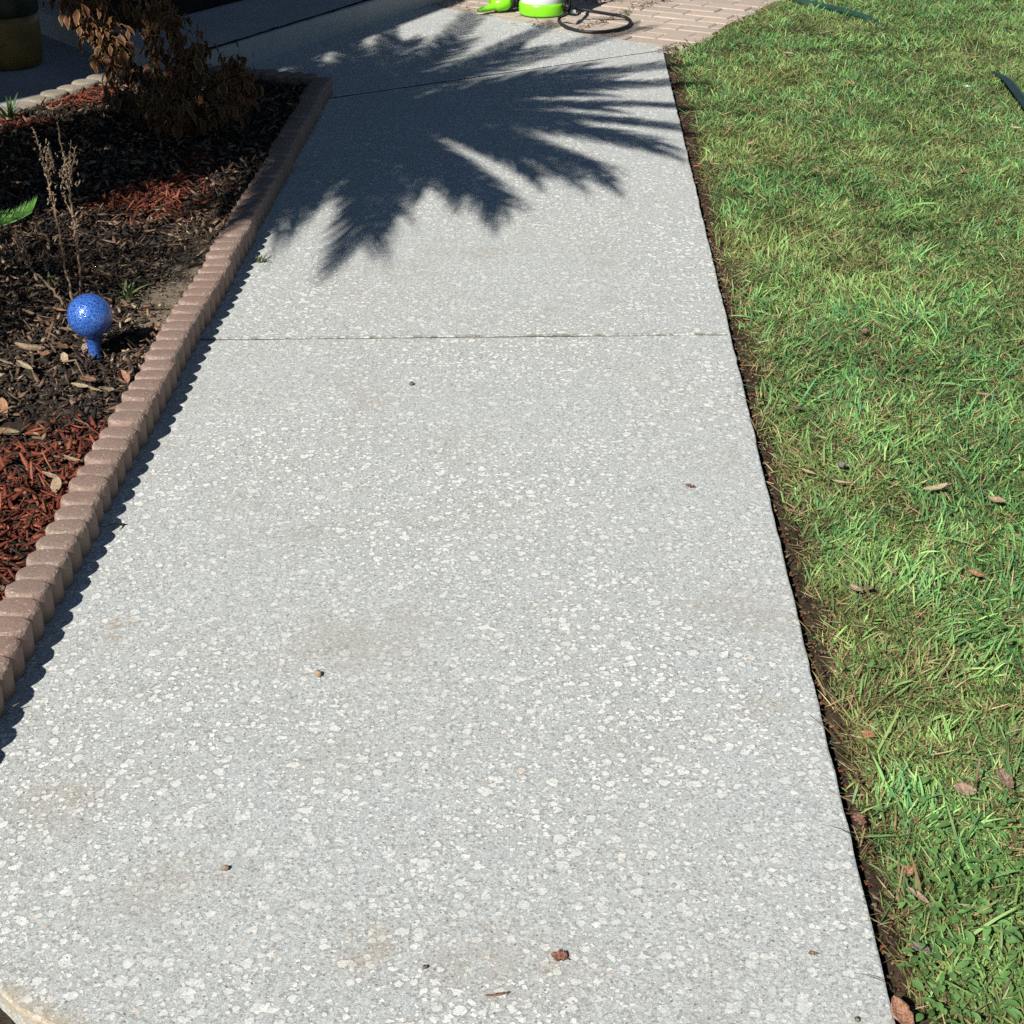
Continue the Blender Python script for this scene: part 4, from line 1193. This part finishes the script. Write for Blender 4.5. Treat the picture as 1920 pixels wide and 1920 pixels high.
    for i in range(6):
        a = i * math.pi / 3 + .2; d = (Vector((math.cos(a), -.15, math.sin(a)))).normalized(); s = d.cross(Vector((0, 1, 0))).normalized(); vs = []
        for t, f in ((0, .25), (.4, 1), (.75, .75), (1, .06)):
            vs += [c + d * (.018 * t) - s * (.0045 * f) - Vector((0, .004 * t, 0)), c + d * (.018 * t) + s * (.0045 * f) - Vector((0, .004 * t, 0))]
        mb.add(vs, [(0, 1, 3, 2), (2, 3, 5, 4), (4, 5, 7, 6)], (.62, .42, .10))
    mb.tube([A(158, 20, 4.36) - B, c], .0016, 5, (.3, .25, .1))
    mb.build('flower', M['weed'], o, True)  # the sunlit leaf cluster, not a bloom
coleus()

# ------------------------------------------------------------------ garden sprayer and nozzle
sx, sy, _ = at(1016, 6, 0); sy -= .0
sx, sy, _ = at(1016, 33, 0); sy += .104
so = empty('garden_sprayer', (sx, sy, -.002)); tag(so, 'white pump garden sprayer with lime green base and black hose on the brick patio', 'garden sprayer')
mb = MB(); mb.lathe([(.108, 0), (.119, .003), (.1225, .012), (.1235, .05), (.1215, .062), (.117, .066)], 56); mb.build('base_ring', M['lime'], so, True)
mb = MB(); mb.lathe([(.112, .058), (.1185, .070), (.1195, .10), (.1195, .27), (.117, .30), (.105, .335), (.078, .36), (.055, .372), (.05, .385)], 56); mb.build('tank', M['white'], so, True)
mb = MB(); mb.lathe([(.056, .383), (.058, .39), (.058, .415), (.05, .425), (.022, .43), (.022, .50)], 32); mb.build('pump_cap', M['lime'], so, True)
mb = MB(); mb.tube([(-.07, 0, .51), (-.06, 0, .525), (0, 0, .53), (.06, 0, .525), (.07, 0, .51)], .014, 12); mb.build('handle', M['rubber'], so, True)
S0 = Vector(so.location); so.scale = (.87,) * 3
def loc(px, py, z): return (Vector(at(px, py, z * .87)) - S0) / .87
hp = [(.128, .02, .30), (.155, -.01, .20), loc(1068, 18, .08), loc(1050, 32, .03), loc(1050, 42, .012), loc(1066, 52, .010), loc(1088, 58, .009), (loc(1115, 60, .009)), loc(1145, 58, .009), loc(1168, 53, .009), loc(1180, 46, .009), loc(1181, 38, .012),
      loc(1168, 31, .02), loc(1140, 26, .035), loc(1110, 21, .05), loc(1088, 17, .06), loc(1072, 16, .07), loc(1058, 8, .12), (.14, -.04, .22)]
def smooth_path(p, k=6):
    p = [Vector(q) for q in p]; out = []
    for i in range(len(p) - 1):
        a, b, c, d = p[max(0, i - 1)], p[i], p[i + 1], p[min(len(p) - 1, i + 2)]
        for j in range(k):
            t = j / k
            out.append(.5 * ((2 * b) + (c - a) * t + (2 * a - 5 * b + 4 * c - d) * t * t + (3 * b - a - 3 * c + d) * t ** 3))
    out.append(p[-1]); return out
mb = MB(); mb.tube(smooth_path(hp), .0085, 10); mb.build('hose', M['rubber'], so, True)
mb = MB(); mb.tube([(.133, -.03, .02), (.134, -.03, .16), (.132, -.02, .36)], [.019, .017, .013], 14)
mb.tube([(.158, -.06, .03), (.150, -.05, .15), (.14, -.02, .42)], [.012, .011, .009], 10)
mb.tube([(.12, -.06, .055), (.165, -.07, .035)], [.018, .014], 12)
mb.build('spray_wand', M['rubber'], so, True)
mb = MB(); q = loc(1075, 22, .065); mb.box((-.012, -.006, -.008), (.012, .006, .008), .5, tuple(q)); mb.build('hose_clip', M['clip'], so)

nx, ny, _ = at(925, 18, .035)
no = empty('spray_nozzle', (nx, ny, -.002)); tag(no, 'lime green angled nozzle with black collar lying left of the sprayer', 'nozzle')
N0 = Vector(no.location); no.scale = (.87,) * 3
L2 = lambda px, py, z: (Vector(at(px, py, z * .87)) - N0) / .87
mb = MB(); mb.tube(smooth_path([L2(897, 20, .022), L2(908, 17, .024), L2(922, 13, .030), L2(934, 8, .04)], 4), [.010 + .016 * k / 12 for k in range(13)], 20)
mb.tube([L2(925, 4, .045), L2(936, 7, .045), L2(944, 5, .047), L2(949, 3, .048)], [.030, .040, .043, .041], 26); mb.build('spout', M['lime'], no, True)
mb = MB(); mb.tube([L2(949, 3, .048), L2(957, 2, .05), L2(972, -1, .052)], [.036, .037, .036], 26)
for q in range(3): 
    a = L2(953 + 7 * q, 3 - q, .05); b = L2(955 + 7 * q, 2.6 - q, .05); mb.tube([a, b], .0385, 26)
mb.build('collar', M['rubber'], no, True)

# ------------------------------------------------------------------ lawn hose and dark plastic strip
def lawnp(px, py, dz):
    x, y, _ = at(px, py, .02); return Vector((x, y, float(lawn_z(x, y)) + dz))
pts = smooth_path([lawnp(1440, -25, .05), lawnp(1490, 3, .02), lawnp(1530, 13, .022), lawnp(1575, 24, .026), lawnp(1620, 35, .016), lawnp(1650, 42, .004), lawnp(1700, 54, -.03)], 6)
mb = MB(); mb.tube(pts, .0125, 10); tag(mb.build('garden_hose', M['hose'], smooth=True, loc=tuple(pts[0])), 'dark green hose lying across the far lawn', 'garden hose')
pts = smooth_path([lawnp(1862, 132, .02), lawnp(1885, 152, .036), lawnp(1905, 176, .04), lawnp(1935, 215, .04), lawnp(1990, 290, .035), lawnp(2080, 400, .0)], 6)
mb = MB(); vs, fs = [], []
for i, p in enumerate(pts):
    t = (pts[min(i + 1, len(pts) - 1)] - pts[max(0, i - 1)]).normalized(); s = Vector((t.y, -t.x, .25)).normalized(); w = .024 * min(1, .15 + i / 8)
    vs += [p - s * w, p - s * w * .3 + Vector((0, 0, .006)), p + s * w, p + s * w - Vector((0, 0, .003)), p - s * w - Vector((0, 0, .003))]
for i in range(len(pts) - 1):
    for j in range(5): fs.append((i * 5 + j, i * 5 + (j + 1) % 5, (i + 1) * 5 + (j + 1) % 5, (i + 1) * 5 + j))
mb.add(vs, fs); tag(mb.build('plastic_strip', M['strip'], smooth=False, loc=tuple(pts[0])), 'dark pointed plastic edging strip in the grass at the right frame edge', 'plastic strip')
# white clover-like flower
def flower(px, py, label):
    p = lawnp(px, py, .04); mb = MB(); r_ = random.Random(px)
    for i in range(5):
        a = i * 1.2566; d = Vector((math.cos(a), math.sin(a), .3)); s = Vector((-math.sin(a), math.cos(a), 0))
        mb.add([s * -.002, s * .002, d * .010 + s * .0045, d * .010 - s * .0045, d * .016], [(0, 1, 2, 3), (3, 2, 4)], (.75, .75, .70))
    mb.tube([(0, 0, 0), (.004, .003, -.035)], .001, 5, (.06, .12, .03))
    o = mb.build('flower', M['weed']); o.location = p; tag(o, label, 'flower')
flower(1812, 170, 'tiny white flower in the grass near the plastic strip')

# ------------------------------------------------------------------ porch: pot, mat, house that shades it
px0 = at(18, 132, 0)
pt = empty('plant_pot', (px0[0] - .03, px0[1] + .12, -.004)); pt.scale = (.87,) * 3; tag(pt, 'ochre glazed planter with dark green upper band on the porch walk', 'plant pot')
mb = MB(); mb.lathe([(.135, 0), (.150, .012), (.158, .06), (.160, .20), (.159, .24)], 48); mb.build('body', M['pot'], pt, True)
mb = MB(); mb.lathe([(.157, .238), (.164, .25), (.166, .33), (.170, .42), (.185, .44), (.188, .46), (.172, .462), (.165, .43)], 48); mb.build('upper_band', M['potband'], pt, True)
dm = MB(); 
for (p) in [WL([(-2.35, 5.72), (-1.86, 5.26), (-1.02, 6.30), (-1.5, 6.75)])]:
    vs = [(x, y, z) for z in (.102, .114) for x, y in p]
    dm.add(vs, [(3, 2, 1, 0), (4, 5, 6, 7), (0, 1, 5, 4), (1, 2, 6, 5), (2, 3, 7, 6), (3, 0, 4, 7)])
tag(dm.build('doormat', M['mat']), 'black doormat on the raised porch step behind the coleus', 'doormat')

ho = empty('house', (-4.5, 10.0, 0)); tag(ho, 'house with a porch roof at the far left that shades the porch', 'house')
H0 = Vector(ho.location)
mb = MB(); mb.box((-8, 11.95, -.1), (1.2, 12.15, 2.6), 0, tuple(-H0)); mb.build('wall', M['wall'], ho)
mb = MB(); off = Vector(QS) * 2.55
edge = [(-6.5, .4), (-2.30, 4.50), (-1.90, 4.84), (-1.50, 4.62), (-1.10, 5.02), (-.26, 6.32), (.5, 7.5), (1.2, 9.5)]
top = [(x + off.x, y + off.y) for x, y in WL(edge)] + [(-.4, 12.3), (-9, 12.3), (-9, .5)]
n = len(top); vs = [(x - H0.x, y - H0.y, z) for z in (2.55, 2.70) for x, y in top]
mb.add(vs, [tuple(range(n - 1, -1, -1)), tuple(range(n, 2 * n))] + [(i, (i + 1) % n, n + (i + 1) % n, n + i) for i in range(n)]); mb.build('roof', M['roof'], ho)

# unseen bush added left of the frame to keep the middle of the bed in shade
def shade_shrub():
    c = Vector((*PW(-2.66, 2.66), 0)); o = empty('shade_shrub', c); tag(o, 'unseen green bush added left of the frame to shade the middle of the bed', 'shade_shrub')
    r_ = random.Random(9); mb = MB()
    for i in range(7):
        a = i * .9; mb.tube([(0, 0, -.05), (.08 * math.cos(a), .08 * math.sin(a), .5), (.28 * math.cos(a), .28 * math.sin(a), 1.9)], [.022, .016, .008], 7)
    mb.build('stems', M['bark'], o, True)
    mb = MB()
    for i in range(8000):
        while True:
            p = Vector((r_.uniform(-1, 1), r_.uniform(-1, 1), r_.uniform(-1, 1)))
            if .25 < p.length < 1: break
        p = Vector((p.x * .44, p.y * .46, 1.41 + p.z * 1.0))
        a = r_.uniform(0, 6.28); e = r_.uniform(-.6, .8); l = r_.uniform(.04, .075); w = l * .45
        d = Vector((math.cos(a) * math.cos(e), math.sin(a) * math.cos(e), math.sin(e))); s = Vector((-math.sin(a), math.cos(a), r_.uniform(-.4, .4))).normalized()
        k = r_.uniform(.7, 1.3)
        mb.add([p, p + d * l * .5 - s * w * .5, p + d * l, p + d * l * .5 + s * w * .5], [(0, 1, 2, 3)], (.045 * k, .10 * k, .025 * k))
    mb.build('foliage', M['weed'], o)
shade_shrub()
